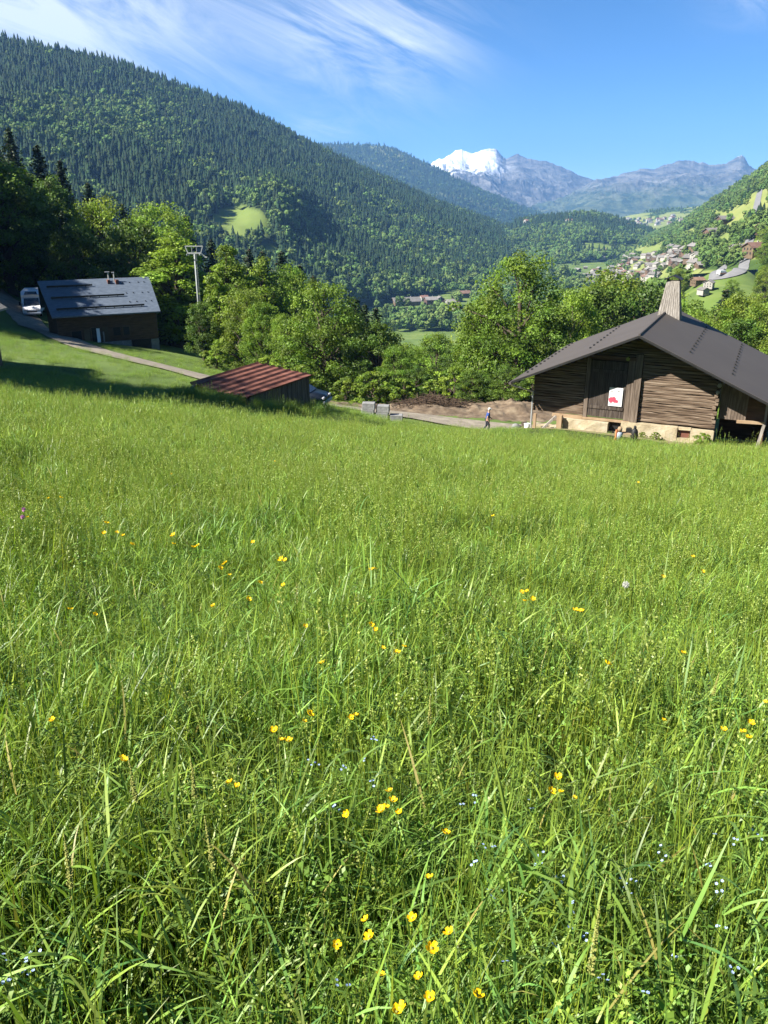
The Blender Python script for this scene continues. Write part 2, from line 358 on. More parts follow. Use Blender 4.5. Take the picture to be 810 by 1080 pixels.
vattr(ground_o.data, 'mown', sstep(38, 60, np.hypot(V[:, 0], V[:, 1])))
TERR = [(V, Fq)]
def pix_of(P):
    P = np.asarray(P); zc = P[..., 1] * CP - P[..., 2] * SP; yc = P[..., 1] * SP + P[..., 2] * CP
    zc = np.where(zc < .1, .1, zc)
    return 405 + FOC * P[..., 0] / zc, 540 - FOC * yc / zc
# ------------------------------------------------------------------ terrain: hills and mountains
def lerp_pts(pts, u):
    """polyline of world points, resampled by parameter u in 0..1 (smoothed, monotone in index)"""
    P = np.array(pts, float); s = np.linspace(0, 1, len(P))
    return np.stack([np.interp(u, s, P[:, k]) for k in range(3)], 1)
def mountain(name, label, crest, base, nu, nv, m, back=700, amp=20, nscale=180, ridged=0.6, prof=1.0, crest_amp=0.25, seed=1, cat='mountain', back_drop=None, jag=0, post=None, envp=.6):
    cr = [tuple(at(*p)) for p in crest]; ba = [tuple(at(*p)) for p in base]
    # parametrise both by azimuth so columns run towards the viewer's valley side
    azc = np.array([math.atan2(p[0], p[1]) for p in cr]); azb = np.array([math.atan2(p[0], p[1]) for p in ba])
    cr = np.array(cr); ba = np.array(ba)
    lo, hi = azc.min(), azc.max(); A = np.linspace(lo, hi, nu)
    Cw = np.stack([np.interp(A, azc, cr[:, k]) for k in range(3)], 1)
    Bw = np.stack([np.interp(A, azb, ba[:, k]) for k in range(3)], 1)
    kk = max(3, nu // 18); ker = np.hanning(2 * kk + 3)[1:-1]; ker /= ker.sum()
    Cs = np.convolve(np.pad(Cw[:, 2], kk, mode='edge'), ker, 'valid')
    if jag: Cw[:, 2] += jag * (fbm(A * 160, A * 0, 5, seed + 7, .6) - .5)
    v = np.linspace(0, 1, nv); rows = []
    for t in v:
        p = Bw * (1 - t) + Cw * t
        p[:, 2] = Bw[:, 2] + (Cs - Bw[:, 2]) * t ** prof + (Cw[:, 2] - Cs) * t ** 6
        rows.append(p)
    nb = max(4, nv // 5)
    dirn = Cw[:, :2] / np.linalg.norm(Cw[:, :2], axis=1, keepdims=True)
    drop = (Cw[:, 2] - np.minimum(Bw[:, 2], -80)) if back_drop is None else back_drop
    for k in range(1, nb + 1):
        t = k / nb; p = Cw.copy(); p[:, :2] += dirn * back * t; p[:, 2] -= drop * t ** 1.2; rows.append(p)
    Pt = np.array(rows)                                    # (rows, nu, 3)
    x, y = Pt[..., 0].ravel(), Pt[..., 1].ravel()
    nz = fbm(x / nscale, y / nscale, 8, seed, .55) - .5
    rz = fbm(x / nscale / 1.3, y / nscale / 1.3, 8, seed + 50, .55, ridged=True) - .55
    tt = np.concatenate([v, np.ones(nb)])[:, None] * np.ones((1, nu))
    env = np.sin(np.clip(tt, 0, 1) * math.pi) ** envp * (1 - crest_amp) + crest_amp * sstep(0, .3, tt)
    Pt[..., 2] += (amp * ((1 - ridged) * nz + ridged * rz)).reshape(Pt.shape[:2]) * env * 2
    if post is not None: Pt[..., 2] += post(Pt) * env
    V = Pt.reshape(-1, 3)
    R_, c_ = Pt.shape[:2]
    i, j = np.meshgrid(np.arange(R_ - 1), np.arange(c_ - 1), indexing='ij')
    Fq = np.stack([i * c_ + j, i * c_ + j + 1, (i + 1) * c_ + j + 1, (i + 1) * c_ + j], -1).reshape(-1, 4)
    # skirt down at the outer edges so that the body is closed towards the ground
    me = mesh_np(name, V, Fq, True, [m])
    o = link(bpy.data.objects.new(name, me)); tag(o, label, cat, kind='structure')
    TERR.append((V, [Fq]))
    return o, Pt, tt

def forest_mat(name, a, b, meadow, scale, thr):
    m = bpy.data.materials.new(name); m.use_nodes = True; t = m.node_tree; bs = t.nodes['Principled BSDF']
    co = N(t, 'ShaderNodeTexCoord')
    n1 = inp(N(t, 'ShaderNodeTexNoise'), Scale=scale, Detail=8, Roughness=.7); t.links.new(co.outputs['Object'], n1.inputs[0])
    r1 = N(t, 'ShaderNodeValToRGB'); r1.color_ramp.elements[0].position = .35; r1.color_ramp.elements[1].position = .65
    r1.color_ramp.elements[0].color = rgb(a); r1.color_ramp.elements[1].color = rgb(b); t.links.new(n1.outputs['Fac'], r1.inputs[0])
    at_ = N(t, 'ShaderNodeAttribute', attribute_name='clear')
    mx = N(t, 'ShaderNodeMix', data_type='RGBA'); t.links.new(at_.outputs['Fac'], mx.inputs[0])
    n3 = inp(N(t, 'ShaderNodeTexNoise'), Scale=scale * .4, Detail=6); t.links.new(co.outputs['Object'], n3.inputs[0])
    r3 = N(t, 'ShaderNodeValToRGB'); r3.color_ramp.elements[0].color = rgb(meadow); r3.color_ramp.elements[1].color = rgb((meadow[0] * 1.5, meadow[1] * 1.25, meadow[2] * 1.5))
    r3.color_ramp.elements[0].position = .35; r3.color_ramp.elements[1].position = .7
    t.links.new(n3.outputs['Fac'], r3.inputs[0])
    t.links.new(r1.outputs[0], mx.inputs[6]); t.links.new(r3.outputs[0], mx.inputs[7]); t.links.new(mx.outputs[2], bs.inputs['Base Color'])
    bs.inputs['Roughness'].default_value = 1; bs.inputs['Specular IOR Level'].default_value = 0.05
    return m
fm = forest_mat('forest_floor', (.018, .03, .012), (.035, .055, .018), (.10, .15, .034), .03, .5)
fmr = forest_mat('hillside_floor', (.03, .055, .014), (.06, .10, .024), (.14, .18, .05), .02, .5)
fmb = forest_mat('far_forest_slope', (.014, .03, .014), (.05, .07, .03), (.12, .15, .06), .012, .5)

# back to front
def rock_mat(name, snow_lo, snow_hi, snow_slope, x0=None, x1=None, xin=True):
    m = bpy.data.materials.new(name); m.use_nodes = True; t = m.node_tree; bs = t.nodes['Principled BSDF']
    g = N(t, 'ShaderNodeNewGeometry'); sp = N(t, 'ShaderNodeSeparateXYZ'); t.links.new(g.outputs['Position'], sp.inputs[0])
    sn = N(t, 'ShaderNodeSeparateXYZ'); t.links.new(g.outputs['Normal'], sn.inputs[0])
    co = N(t, 'ShaderNodeTexCoord')
    n1 = inp(N(t, 'ShaderNodeTexNoise'), Scale=.009, Detail=13, Roughness=.72); t.links.new(co.outputs['Object'], n1.inputs[0])
    mp = N(t, 'ShaderNodeMapping'); mp.inputs['Scale'].default_value = (1, .6, 2.2); t.links.new(co.outputs['Object'], mp.inputs[0])
    n2 = inp(N(t, 'ShaderNodeTexNoise'), Scale=.007, Detail=13, Roughness=.74, Distortion=.2); t.links.new(mp.outputs[0], n2.inputs[0])
    rr = N(t, 'ShaderNodeValToRGB'); e = rr.color_ramp.elements
    e[0].position = .40; e[0].color = rgb((.035, .038, .04)); e[1].position = .62; e[1].color = rgb((.15, .145, .135)); t.links.new(n2.outputs['Fac'], rr.inputs[0])
    gr = N(t, 'ShaderNodeValToRGB'); e = gr.color_ramp.elements
    e[0].position = .42; e[0].color = rgb((.02, .036, .02)); e[1].position = .60; e[1].color = rgb((.085, .10, .05)); t.links.new(n1.outputs['Fac'], gr.inputs[0])
    # vegetation low down, rock above
    h = mth(t, 'ADD', sp.outputs[2], mth(t, 'MULTIPLY', mth(t, 'SUBTRACT', n1.outputs['Fac'], .5), 420.0))
    vr = N(t, 'ShaderNodeMapRange'); t.links.new(h, vr.inputs[0]); vr.inputs[1].default_value = snow_lo - 330; vr.inputs[2].default_value = snow_lo - 200
    mx = N(t, 'ShaderNodeMix', data_type='RGBA'); t.links.new(vr.outputs[0], mx.inputs[0]); t.links.new(gr.outputs[0], mx.inputs[6]); t.links.new(rr.outputs[0], mx.inputs[7])
    # snow
    s1 = N(t, 'ShaderNodeMapRange'); t.links.new(h, s1.inputs[0]); s1.inputs[1].default_value = snow_lo; s1.inputs[2].default_value = snow_hi
    sl = mth(t, 'ADD', sn.outputs[2], mth(t, 'MULTIPLY', mth(t, 'SUBTRACT', n2.outputs['Fac'], .5), .9))
    s2 = N(t, 'ShaderNodeMapRange'); t.links.new(sl, s2.inputs[0]); s2.inputs[1].default_value = snow_slope; s2.inputs[2].default_value = snow_slope + .07
    sf = mth(t, 'MULTIPLY', s1.outputs[0], s2.outputs[0])
    if x0 is not None:
        s3 = N(t, 'ShaderNodeMapRange'); t.links.new(mth(t, 'ADD', sp.outputs[0], mth(t, 'MULTIPLY', mth(t, 'SUBTRACT', n1.outputs['Fac'], .5), 700.0)), s3.inputs[0])
        s3.inputs[1].default_value = x0; s3.inputs[2].default_value = x1; s3.inputs[3].default_value = 1; s3.inputs[4].default_value = .0
        sf = mth(t, 'MULTIPLY', sf, s3.outputs[0])
    m2 = N(t, 'ShaderNodeMix', data_type='RGBA'); t.links.new(sf, m2.inputs[0]); t.links.new(mx.outputs[2], m2.inputs[6]); m2.inputs[7].default_value = (.62, .64, .67, 1)
    t.links.new(m2.outputs[2], bs.inputs['Base Color']); bs.inputs['Roughness'].default_value = .95; bs.inputs['Specular IOR Level'].default_value = .1
    return m
snow = mountain('snowy_mountain', 'snow capped rocky massif rising at the head of the valley', 
    [(380, 215, 8600), (420, 192, 8600), (440, 184, 8500), (456, 176, 8400), (470, 166.5, 8300), (480, 160, 8250), (487, 158, 8200), (494, 161, 8200), (500, 161.5, 8200), (508, 158, 8200), (517, 156, 8200), (524, 157.5, 8200), (529, 163, 8200), (534, 167, 8250), (541, 164, 8250), (547, 162.5, 8250), (556, 166.5, 8200), (566, 169, 8200), (576, 170, 8200), (585, 173, 8200), (604, 181, 8200), (627, 192, 8200), (651, 206, 8200), (674, 217, 8200), (700, 226, 8200)],
    [(380, 240, 5600), (460, 236, 5600), (560, 232, 5600), (640, 232, 5600), (700, 234, 5800)], 760, 300, rock_mat('snow_rock', 225, 285, .34, 940, 1110),
    back=2500, amp=340, nscale=1100, ridged=.9, prof=1.35, crest_amp=.035, seed=3, jag=24, envp=1.5)
east = mountain('rocky_mountain', 'hazy rocky mountain chain with small snow patches right of the snowy massif',
    [(560, 225, 7800), (600, 208, 7700), (612, 200, 7600), (627, 192, 7500), (640, 188, 7500), (650, 185.5, 7500), (665, 181, 7500), (680, 178, 7500), (693, 177.5, 7500), (704, 173, 7500), (712, 170.5, 7500), (724, 169.5, 7500), (735, 170.5, 7500), (746, 173, 7500), (754, 174, 7450), (768, 172, 7400), (775, 168, 7400), (782, 164.4, 7400), (786, 167, 7400), (789, 173, 7400), (794, 177.5, 7400), (812, 186, 7400), (860, 200, 7400)],
    [(560, 240, 5200), (640, 236, 5200), (740, 234, 5200), (860, 236, 5200)], 640, 280, rock_mat('pale_rock', 370, 430, .90),
    back=2500, amp=310, nscale=950, ridged=.9, prof=1.25, crest_amp=.035, seed=13, jag=30, envp=1.5)
ridge2 = mountain('blue_ridge', 'blue hazy wooded ridge below the snowy massif',
    [(420, 172, 5200), (460, 184, 5200), (500, 200, 5200), (530, 210, 5100), (560, 222, 5000), (590, 232, 4900), (640, 240, 4800)],
    [(420, 245, 4000), (520, 243, 4000), (640, 245, 4200)], 200, 60, fmb, back=900, amp=45, nscale=420, ridged=.8, seed=23)
ridge1 = mountain('forested_ridge', 'long dark forested ridge behind the left mountain',
    [(200, 175, 5500), (300, 159, 5400), (330, 154.5, 5300), (345, 152.5, 5300), (375, 154, 5200), (400, 153.5, 5100), (412, 156, 5100), (425, 162, 5000), (440, 170, 4900), (460, 179, 4800), (480, 188, 4700), (500, 198, 4600), (520, 209, 4500), (545, 222, 4400), (570, 234, 4300), (600, 245, 4200)],
    [(200, 270, 3300), (400, 262, 3400), (500, 258, 3400), (600, 256, 3500)], 260, 90, fmb, back=900, amp=48, nscale=380, ridged=.8, seed=33)
plateau = mountain('village_plateau', 'far sunny meadow shelf with a hamlet under the mountains', 
    [(600, 242, 3500), (640, 233, 3500), (665, 227, 3500), (690, 223, 3500), (720, 220, 3500), (760, 214, 3500), (800, 200, 3500), (850, 190, 3500)],
    [(600, 262, 2600), (660, 258, 2600), (720, 252, 2600), (850, 250, 2600)], 160, 50, fmr, back=700, amp=10, nscale=300, seed=43, cat='hill')
knoll = mountain('wooded_hill', 'rounded forested hill in the middle of the valley', 
    [(490, 262, 2300), (515, 250, 2300), (530, 243, 2300), (545, 236, 2300), (570, 232, 2300), (590, 231, 2300), (607, 229, 2300), (625, 227.5, 2300), (640, 231, 2300), (660, 237, 2300), (680, 244, 2300), (700, 254, 2250), (730, 266, 2200)],
    [(490, 292, 1500), (560, 284, 1550), (620, 276, 1600), (680, 274, 1650), (730, 278, 1700)], 220, 70, fm, back=600, amp=12, nscale=260, prof=.8, seed=53, cat='hill')
left = mountain('wooded_mountain', 'huge mountainside of dark spruce forest falling from the left into the valley',
    [(-400, -60, 1350), (-250, 5, 1400), (-100, 38, 1450), (0, 47, 1500), (60, 59, 1550), (130, 75, 1620), (200, 99, 1720), (260, 121, 1820), (330, 158, 1950), (400, 190, 2080), (460, 217, 2200), (520, 239, 2320), (560, 257, 2400), (590, 272, 2450)],
    [(-400, 300, 420), (-200, 310, 480), (0, 316, 560), (200, 318, 680), (330, 318, 800), (400, 318, 900), (440, 312, 980), (490, 305, 1130), (540, 292, 1400), (590, 284, 1800)],
    300, 150, fm, back=900, amp=24, nscale=260, ridged=.75, prof=1.05, crest_amp=.1, seed=63,
    post=lambda P: 46 * np.exp(-((pix_of(P)[0] - 292) / 34) ** 2 - ((pix_of(P)[1] - 240) / 30) ** 2))  # mound added to turn the clearing's slope towards the sun so it is lit
right = mountain('right_hillside', 'sunny hillside of mixed woods and pastures rising on the right',
    [(640, 276, 2050), (655, 268, 2000), (672, 258, 1900), (690, 249, 1800), (705, 243, 1750), (720, 235, 1700), (735, 225, 1650), (750, 215, 1600), (765, 206, 1550), (780, 196, 1500), (795, 186, 1450), (810, 175, 1400), (850, 150, 1350), (950, 90, 1250)],
    [(600, 306, 930), (640, 304, 900), (680, 298, 820), (700, 294, 720), (720, 290, 600), (745, 288, 470), (770, 286, 400), (800, 284, 360), (850, 280, 330), (950, 270, 320)],
    260, 120, fmr, back=700, amp=12, nscale=200, ridged=.4, prof=1.0, crest_amp=.1, seed=73, cat='hill')

def ell(px, py, cx, cy, rx, ry, soft=.3):
    return 1 - sstep(1 - soft, 1 + soft, np.hypot((px - cx) / rx, (py - cy) / ry))
def set_clear(mt, fn):
    o, Pt, tt = mt; V = Pt.reshape(-1, 3); c = fn(V); vattr(o.data, 'clear', c); return c.reshape(Pt.shape[:2])
def clear_left(V):
    x, y = pix_of(V); wob = (fbm(V[:, 0] / 40, V[:, 1] / 40, 3, 4) - .5) * 14
    c = np.maximum(ell(x + wob, y + wob * .4, 250, 238, 35, 21, .12), ell(x, y + wob * .4, 285, 268, 14, 9, .2))
    c = np.maximum(c, ell(x + wob, y, 470, 345, 60, 14, .2)); c = np.maximum(c, ell(x, y, 447, 325, 58, 11, .15))
    return c
def clear_knoll(V):
    x, y = pix_of(V); wob = (fbm(V[:, 0] / 60, V[:, 1] / 60, 3, 5) - .5) * 8
    c = np.maximum(ell(x + wob, y + wob, 633, 263, 24, 5, .15), ell(x, y + wob, 545, 240, 13, 3.5, .2))
    return np.maximum(c, ell(x + wob, y, 680, 262, 26, 6, .2))
def clear_right(V):
    x, y = pix_of(V); n = fbm(V[:, 0] / 70, V[:, 1] / 70, 4, 6); wob = (n - .5) * 26
    c = np.zeros(len(V))
    for e in ((672, 262, 20, 7), (780, 226, 40, 9), (768, 240, 22, 8), (800, 212, 18, 9), (735, 246, 16, 5), (735, 293, 26, 10), (690, 283, 40, 10), (655, 290, 40, 10), (628, 288, 12, 8), (790, 262, 26, 10), (760, 262, 10, 5)):
        c = np.maximum(c, ell(x + wob, y + wob * .5, *e, .15))
    return np.maximum(c, sstep(.535, .58, n))
def clear_plateau(V):
    n = fbm(V[:, 0] / 160, V[:, 1] / 160, 4, 8); return sstep(.44, .48, n)
cl_left = set_clear(left, clear_left); cl_knoll = set_clear(knoll, clear_knoll); cl_right = set_clear(right, clear_right); cl_plat = set_clear(plateau, clear_plateau)
for mt, s in ((ridge1, 3), (ridge2, 4)):
    set_clear(mt, lambda V: sstep(.62, .68, fbm(V[:, 0] / 260, V[:, 1] / 260, 4, s)) * .8)

# ray through a point of the picture to the terrain built so far
def make_bvh(lst):
    VV = []; FF = []; k = 0
    for V, Fl in lst:
        VV.append(V)
        for f in Fl: FF += (f + k).tolist()
        k += len(V)
    return BVHTree.FromPolygons(np.concatenate(VV).tolist(), FF)
BVH = make_bvh(TERR)
def hit(px, py):
    d = Vector(ray(px, py)).normalized(); r = BVH.ray_cast(Vector((0, 0, 0)), d)
    return r[0]
def top_z(x, y):
    r = BVH.ray_cast(Vector((x, y, 3000)), Vector((0, 0, -1))); return r[0].z if r[0] else gz(x, y)
# ------------------------------------------------------------------ plants: meshes
def far_conifer_mesh(seed):
    r = np.random.default_rng(seed); V = []; F = []; T = []
    tiers = 5; n = 6
    for k in range(tiers):
        z0 = .06 + .9 * k / tiers; z1 = min(1.0, z0 + .34); rad = .19 * (1 - k / tiers) ** .85 + .015
        b = len(V); ph = r.uniform(0, 6.28)
        for i in range(n):
            a = ph + 2 * math.pi * (i + r.uniform(-.25, .25)) / n; q = rad * r.uniform(.7, 1.2)
            V.append((q * math.cos(a), q * math.sin(a), z0 + r.uniform(-.03, .03)))
        V.append((r.uniform(-.01, .01), r.uniform(-.01, .01), z1 if k < tiers - 1 else 1.0))
        for i in range(n): F.append((b + i, b + (i + 1) % n, b + n))
        tv = r.uniform(.8, 1.2); T += [(tv, tv, tv)] * (n + 1)
    return np.array(V), np.array(F), np.array(T)
def far_broad_mesh(seed):
    r = np.random.default_rng(seed); V = []; F = []; T = []
    # leafy crown: many small faces spread over lumps
    cs = [(0, 0, .62, .26)] + [(r.uniform(-.22, .22), r.uniform(-.22, .22), r.uniform(.32, .85), r.uniform(.12, .2)) for _ in range(9)]
    for cx, cy, cz, cr in cs:
        tv = r.uniform(.75, 1.25)
        for _ in range(34):
            d = r.normal(size=3); d /= np.linalg.norm(d); c = np.array([cx, cy, cz]) + d * cr * r.uniform(.75, 1.05)
            t1 = np.cross(d, r.normal(size=3)); t1 /= np.linalg.norm(t1); t2 = np.cross(d, t1); s = r.uniform(.05, .09)
            b = len(V); nn = d * r.uniform(-.03, .03)
            for q in (t1 * s, -t1 * s * .5 + t2 * s * .9 + nn, -t1 * s * .5 - t2 * s * .9): V.append(c + q)
            F.append((b, b + 1, b + 2)); T += [(tv, tv, tv)] * 3
    return np.array(V), np.array(F), np.array(T)
def lib(name, VFT, m):
    V, F, T = VFT; me = mesh_np(name, V, F, False, [m]); cattr(me, 'tint', T); return bpy.data.objects.new(name, me)
def lib_coll(name, objs):
    c = bpy.data.collections.new(name)
    for i, o in enumerate(objs): c.objects.link(o)
    return c
FAR = lib_coll('far_tree_kinds', [lib('a_far_spruce', far_conifer_mesh(1), M['far_conifer']), lib('b_far_spruce', far_conifer_mesh(2), M['far_conifer']), lib('c_far_spruce', far_conifer_mesh(3), M['far_conifer']),
                                   lib('d_far_broadleaf', far_broad_mesh(4), M['far_broad']), lib('e_far_broadleaf', far_broad_mesh(5), M['far_broad']), lib('f_far_broadleaf', far_broad_mesh(6), M['far_broad'])])

def scatter(name, label, cat, P, scale, rot, idx, coll, tilt=None):
    """ONE object of kind stuff: points that carry copies of the plants in coll (geometry nodes)"""
    me = bpy.data.meshes.new(name); P = np.asarray(P, np.float32); me.vertices.add(len(P)); me.vertices.foreach_set('co', P.ravel())
    scale = np.asarray(scale, np.float32)
    if scale.ndim == 1: scale = np.stack([scale] * 3, 1)
    a = me.attributes.new('sc', 'FLOAT_VECTOR', 'POINT'); a.data.foreach_set('vector', scale.ravel())
    R = np.zeros((len(P), 3), np.float32); R[:, 2] = rot
    if tilt is not None: R[:, :2] = tilt
    a = me.attributes.new('ro', 'FLOAT_VECTOR', 'POINT'); a.data.foreach_set('vector', R.ravel())
    a = me.attributes.new('ix', 'INT', 'POINT'); a.data.foreach_set('value', np.asarray(idx, np.int32))
    o = link(bpy.data.objects.new(name, me)); tag(o, label, cat, kind='stuff')
    ng = bpy.data.node_groups.new(name + '_scatter', 'GeometryNodeTree')
    ng.interface.new_socket('Geometry', in_out='INPUT', socket_type='NodeSocketGeometry'); ng.interface.new_socket('Geometry', in_out='OUTPUT', socket_type='NodeSocketGeometry')
    gi = ng.nodes.new('NodeGroupInput'); go = ng.nodes.new('NodeGroupOutput')
    ci = ng.nodes.new('GeometryNodeCollectionInfo'); ci.inputs['Collection'].default_value = coll
    ci.inputs['Separate Children'].default_value = True; ci.inputs['Reset Children'].default_value = True
    iop = ng.nodes.new('GeometryNodeInstanceOnPoints'); iop.inputs['Pick Instance'].default_value = True
    def na(nm, dt):
        n = ng.nodes.new('GeometryNodeInputNamedAttribute'); n.data_type = dt; n.inputs['Name'].default_value = nm
        return next(s for s in n.outputs if s.enabled and s.name == 'Attribute')
    L = ng.links.new
    L(gi.outputs[0], iop.inputs['Points']); L(ci.outputs[0], iop.inputs['Instance'])
    L(na('ix', 'INT'), iop.inputs['Instance Index']); L(na('sc', 'FLOAT_VECTOR'), iop.inputs['Scale'])
    e2r = ng.nodes.new('FunctionNodeEulerToRotation'); L(na('ro', 'FLOAT_VECTOR'), e2r.inputs[0]); L(e2r.outputs[0], iop.inputs['Rotation'])
    L(iop.outputs[0], go.inputs[0])
    mo = o.modifiers.new('scatter', 'NODES'); mo.node_group = ng
    return o

def forest_points(mt, clear, n, margin_px=60, seed=0, crest_rows=3):
    o, Pt, tt = mt; r = np.random.default_rng(seed); R_, c_ = Pt.shape[:2]
    # area-weighted choice of cells
    A = np.linalg.norm(np.cross(Pt[1:, :-1] - Pt[:-1, :-1], Pt[:-1, 1:] - Pt[:-1, :-1]), axis=-1)
    front = (tt[:-1, :-1] < .9999) | (np.arange(R_ - 1)[:, None] < np.argmax(tt[:, 0] >= .9999) + crest_rows)
    px, py = pix_of(Pt[:-1, :-1]); ok = front & (px > -margin_px) & (px < 810 + margin_px)
    p = (A * ok).ravel(); p /= p.sum(); k = r.choice(len(p), n, p=p); i, j = np.divmod(k, c_ - 1)
    a, b = r.random(n)[:, None], r.random(n)[:, None]
    P = (Pt[i, j] * (1 - a) + Pt[i + 1, j] * a) * (1 - b) + (Pt[i, j + 1] * (1 - a) + Pt[i + 1, j + 1] * a) * b
    c = clear[i, j] if clear is not None else np.zeros(n)
    keep = r.random(n) > c * .985
    return P[keep], r
def forest(name, label, mt, clear, n, hgt, broad_fn, seed, wid=1.0, margin=60, mask=None):
    P, r = forest_points(mt, clear, n, margin, seed); n = len(P)
    if mask is not None: P = P[r.random(n) < mask(P)]; n = len(P)
    pb = broad_fn(P); br = r.random(n) < pb
    h = hgt * np.clip(r.lognormal(-.06, .28, n), .4, 1.6) * np.where(br, .8, 1.0)
    sc = np.stack([h * np.where(br, 1.05, 1) * wid, h * np.where(br, 1.05, 1) * wid, h], 1)
    idx = np.where(br, 3, 0) + r.integers(0, 3, n)
    P = P.copy(); P[:, 2] -= .3
    return scatter(name, label, 'forest', P, sc, r.random(n) * 6.283, idx, FAR)
def bl(P):
    x, y = pix_of(P); n = fbm(P[:, 0] / 120, P[:, 1] / 120, 4, 21)
    return np.clip(sstep(.575, .635, n) * .5 * (sstep(120, 170, y) * .8 + .05) + .02 + .6 * ell(x, y, 95, 135, 110, 32, .6) * sstep(.42, .52, n) + .4 * sstep(295, 318, y), 0, .85)
forest('forest', 'dense dark spruce forest covering the huge left mountainside', left, cl_left, 56000, 15.5, bl, 101)
forest('forest', 'mixed spruce wood on the rounded hill in mid valley', knoll, cl_knoll, 11000, 14, lambda P: np.clip(sstep(.52, .62, fbm(P[:, 0] / 140, P[:, 1] / 140, 3, 22)) * .6 + .05 + .5 * sstep(262, 275, pix_of(P)[1]), 0, 1), 102, 1.15, 20)
forest('forest', 'broadleaf woods scattered over the sunny right hillside', right, cl_right, 16000, 9.5, lambda P: .8 + .1 * (fbm(P[:, 0] / 90, P[:, 1] / 90, 3, 23) > .5), 103, 1.2, 60,
       mask=lambda P: sstep(430, 470, np.hypot(P[:, 0], P[:, 1])) * np.where((pix_of(P)[0] > 612) & (pix_of(P)[0] < 740) & (pix_of(P)[1] > 262) & (pix_of(P)[1] < 303), .13, 1.0))
forest('forest', 'blue hazy forest on the long ridge behind the left mountain', ridge1, None, 16000, 17, lambda P: np.full(len(P), .12), 104, 1.2, 20)
forest('forest', 'faint hazy wood on the ridge under the snowy massif', ridge2, None, 4000, 18, lambda P: np.full(len(P), .1), 105, 1.2, 20)
forest('forest', 'hedges and groves around the far sunny hamlet', plateau, cl_plat, 1600, 14, lambda P: np.full(len(P), .7), 106, 1.2, 20)
# woods on the valley floor and the lower near slopes
r = np.random.default_rng(55)
px = r.uniform(395, 720, 9000); py = r.uniform(268, 350, 9000); pts = []
for a, b in zip(px, py):
    h = hit(a, b)
    if h is None: continue
    d = math.hypot(h.x, h.y)
    if d < 330 or d > 1700: continue
    if r.random() > min(1, (d / 1100.0) ** -1.0 * .28): continue
    pts.append((h.x, h.y, h.z))
VALLEY = np.array(pts)

# ------------------------------------------------------------------ near trees
def tubes_np(paths, n=6):
    V = []; F = []
    for pts, rad in paths:
        pts = np.asarray(pts, float); b0 = len(V)
        for i, p in enumerate(pts):
            d = pts[min(i + 1, len(pts) - 1)] - pts[max(i - 1, 0)]; d = d / (np.linalg.norm(d) + 1e-9)
            u = np.array([0, 0, 1.]) if abs(d[2]) < .9 else np.array([1., 0, 0])
            a = np.cross(d, u); a /= np.linalg.norm(a); b = np.cross(d, a)
            for k in range(n):
                t = 2 * math.pi * k / n; V.append(p + (a * math.cos(t) + b * math.sin(t)) * rad[i])
        for i in range(len(pts) - 1):
            for k in range(n):
                F.append((b0 + i * n + k, b0 + i * n + (k + 1) % n, b0 + (i + 1) * n + (k + 1) % n, b0 + (i + 1) * n + k))
    return np.array(V), np.array(F)
def leaf_quads(c, nrm, size, r):
    """leaf clumps: one folded diamond per centre"""
    n = len(c); nrm = nrm / (np.linalg.norm(nrm, axis=1, keepdims=True) + 1e-9)
    t = np.cross(nrm, r.normal(size=(n, 3))); t /= np.linalg.norm(t, axis=1, keepdims=True) + 1e-9; b = np.cross(nrm, t)
    s = size[:, None]
    V = np.stack([c - t * s, c + b * s * .62 + nrm * s * .12, c + t * s, c - b * s * .62 + nrm * s * .12], 1).reshape(-1, 3)
    return V, np.arange(4 * n).reshape(n, 4)
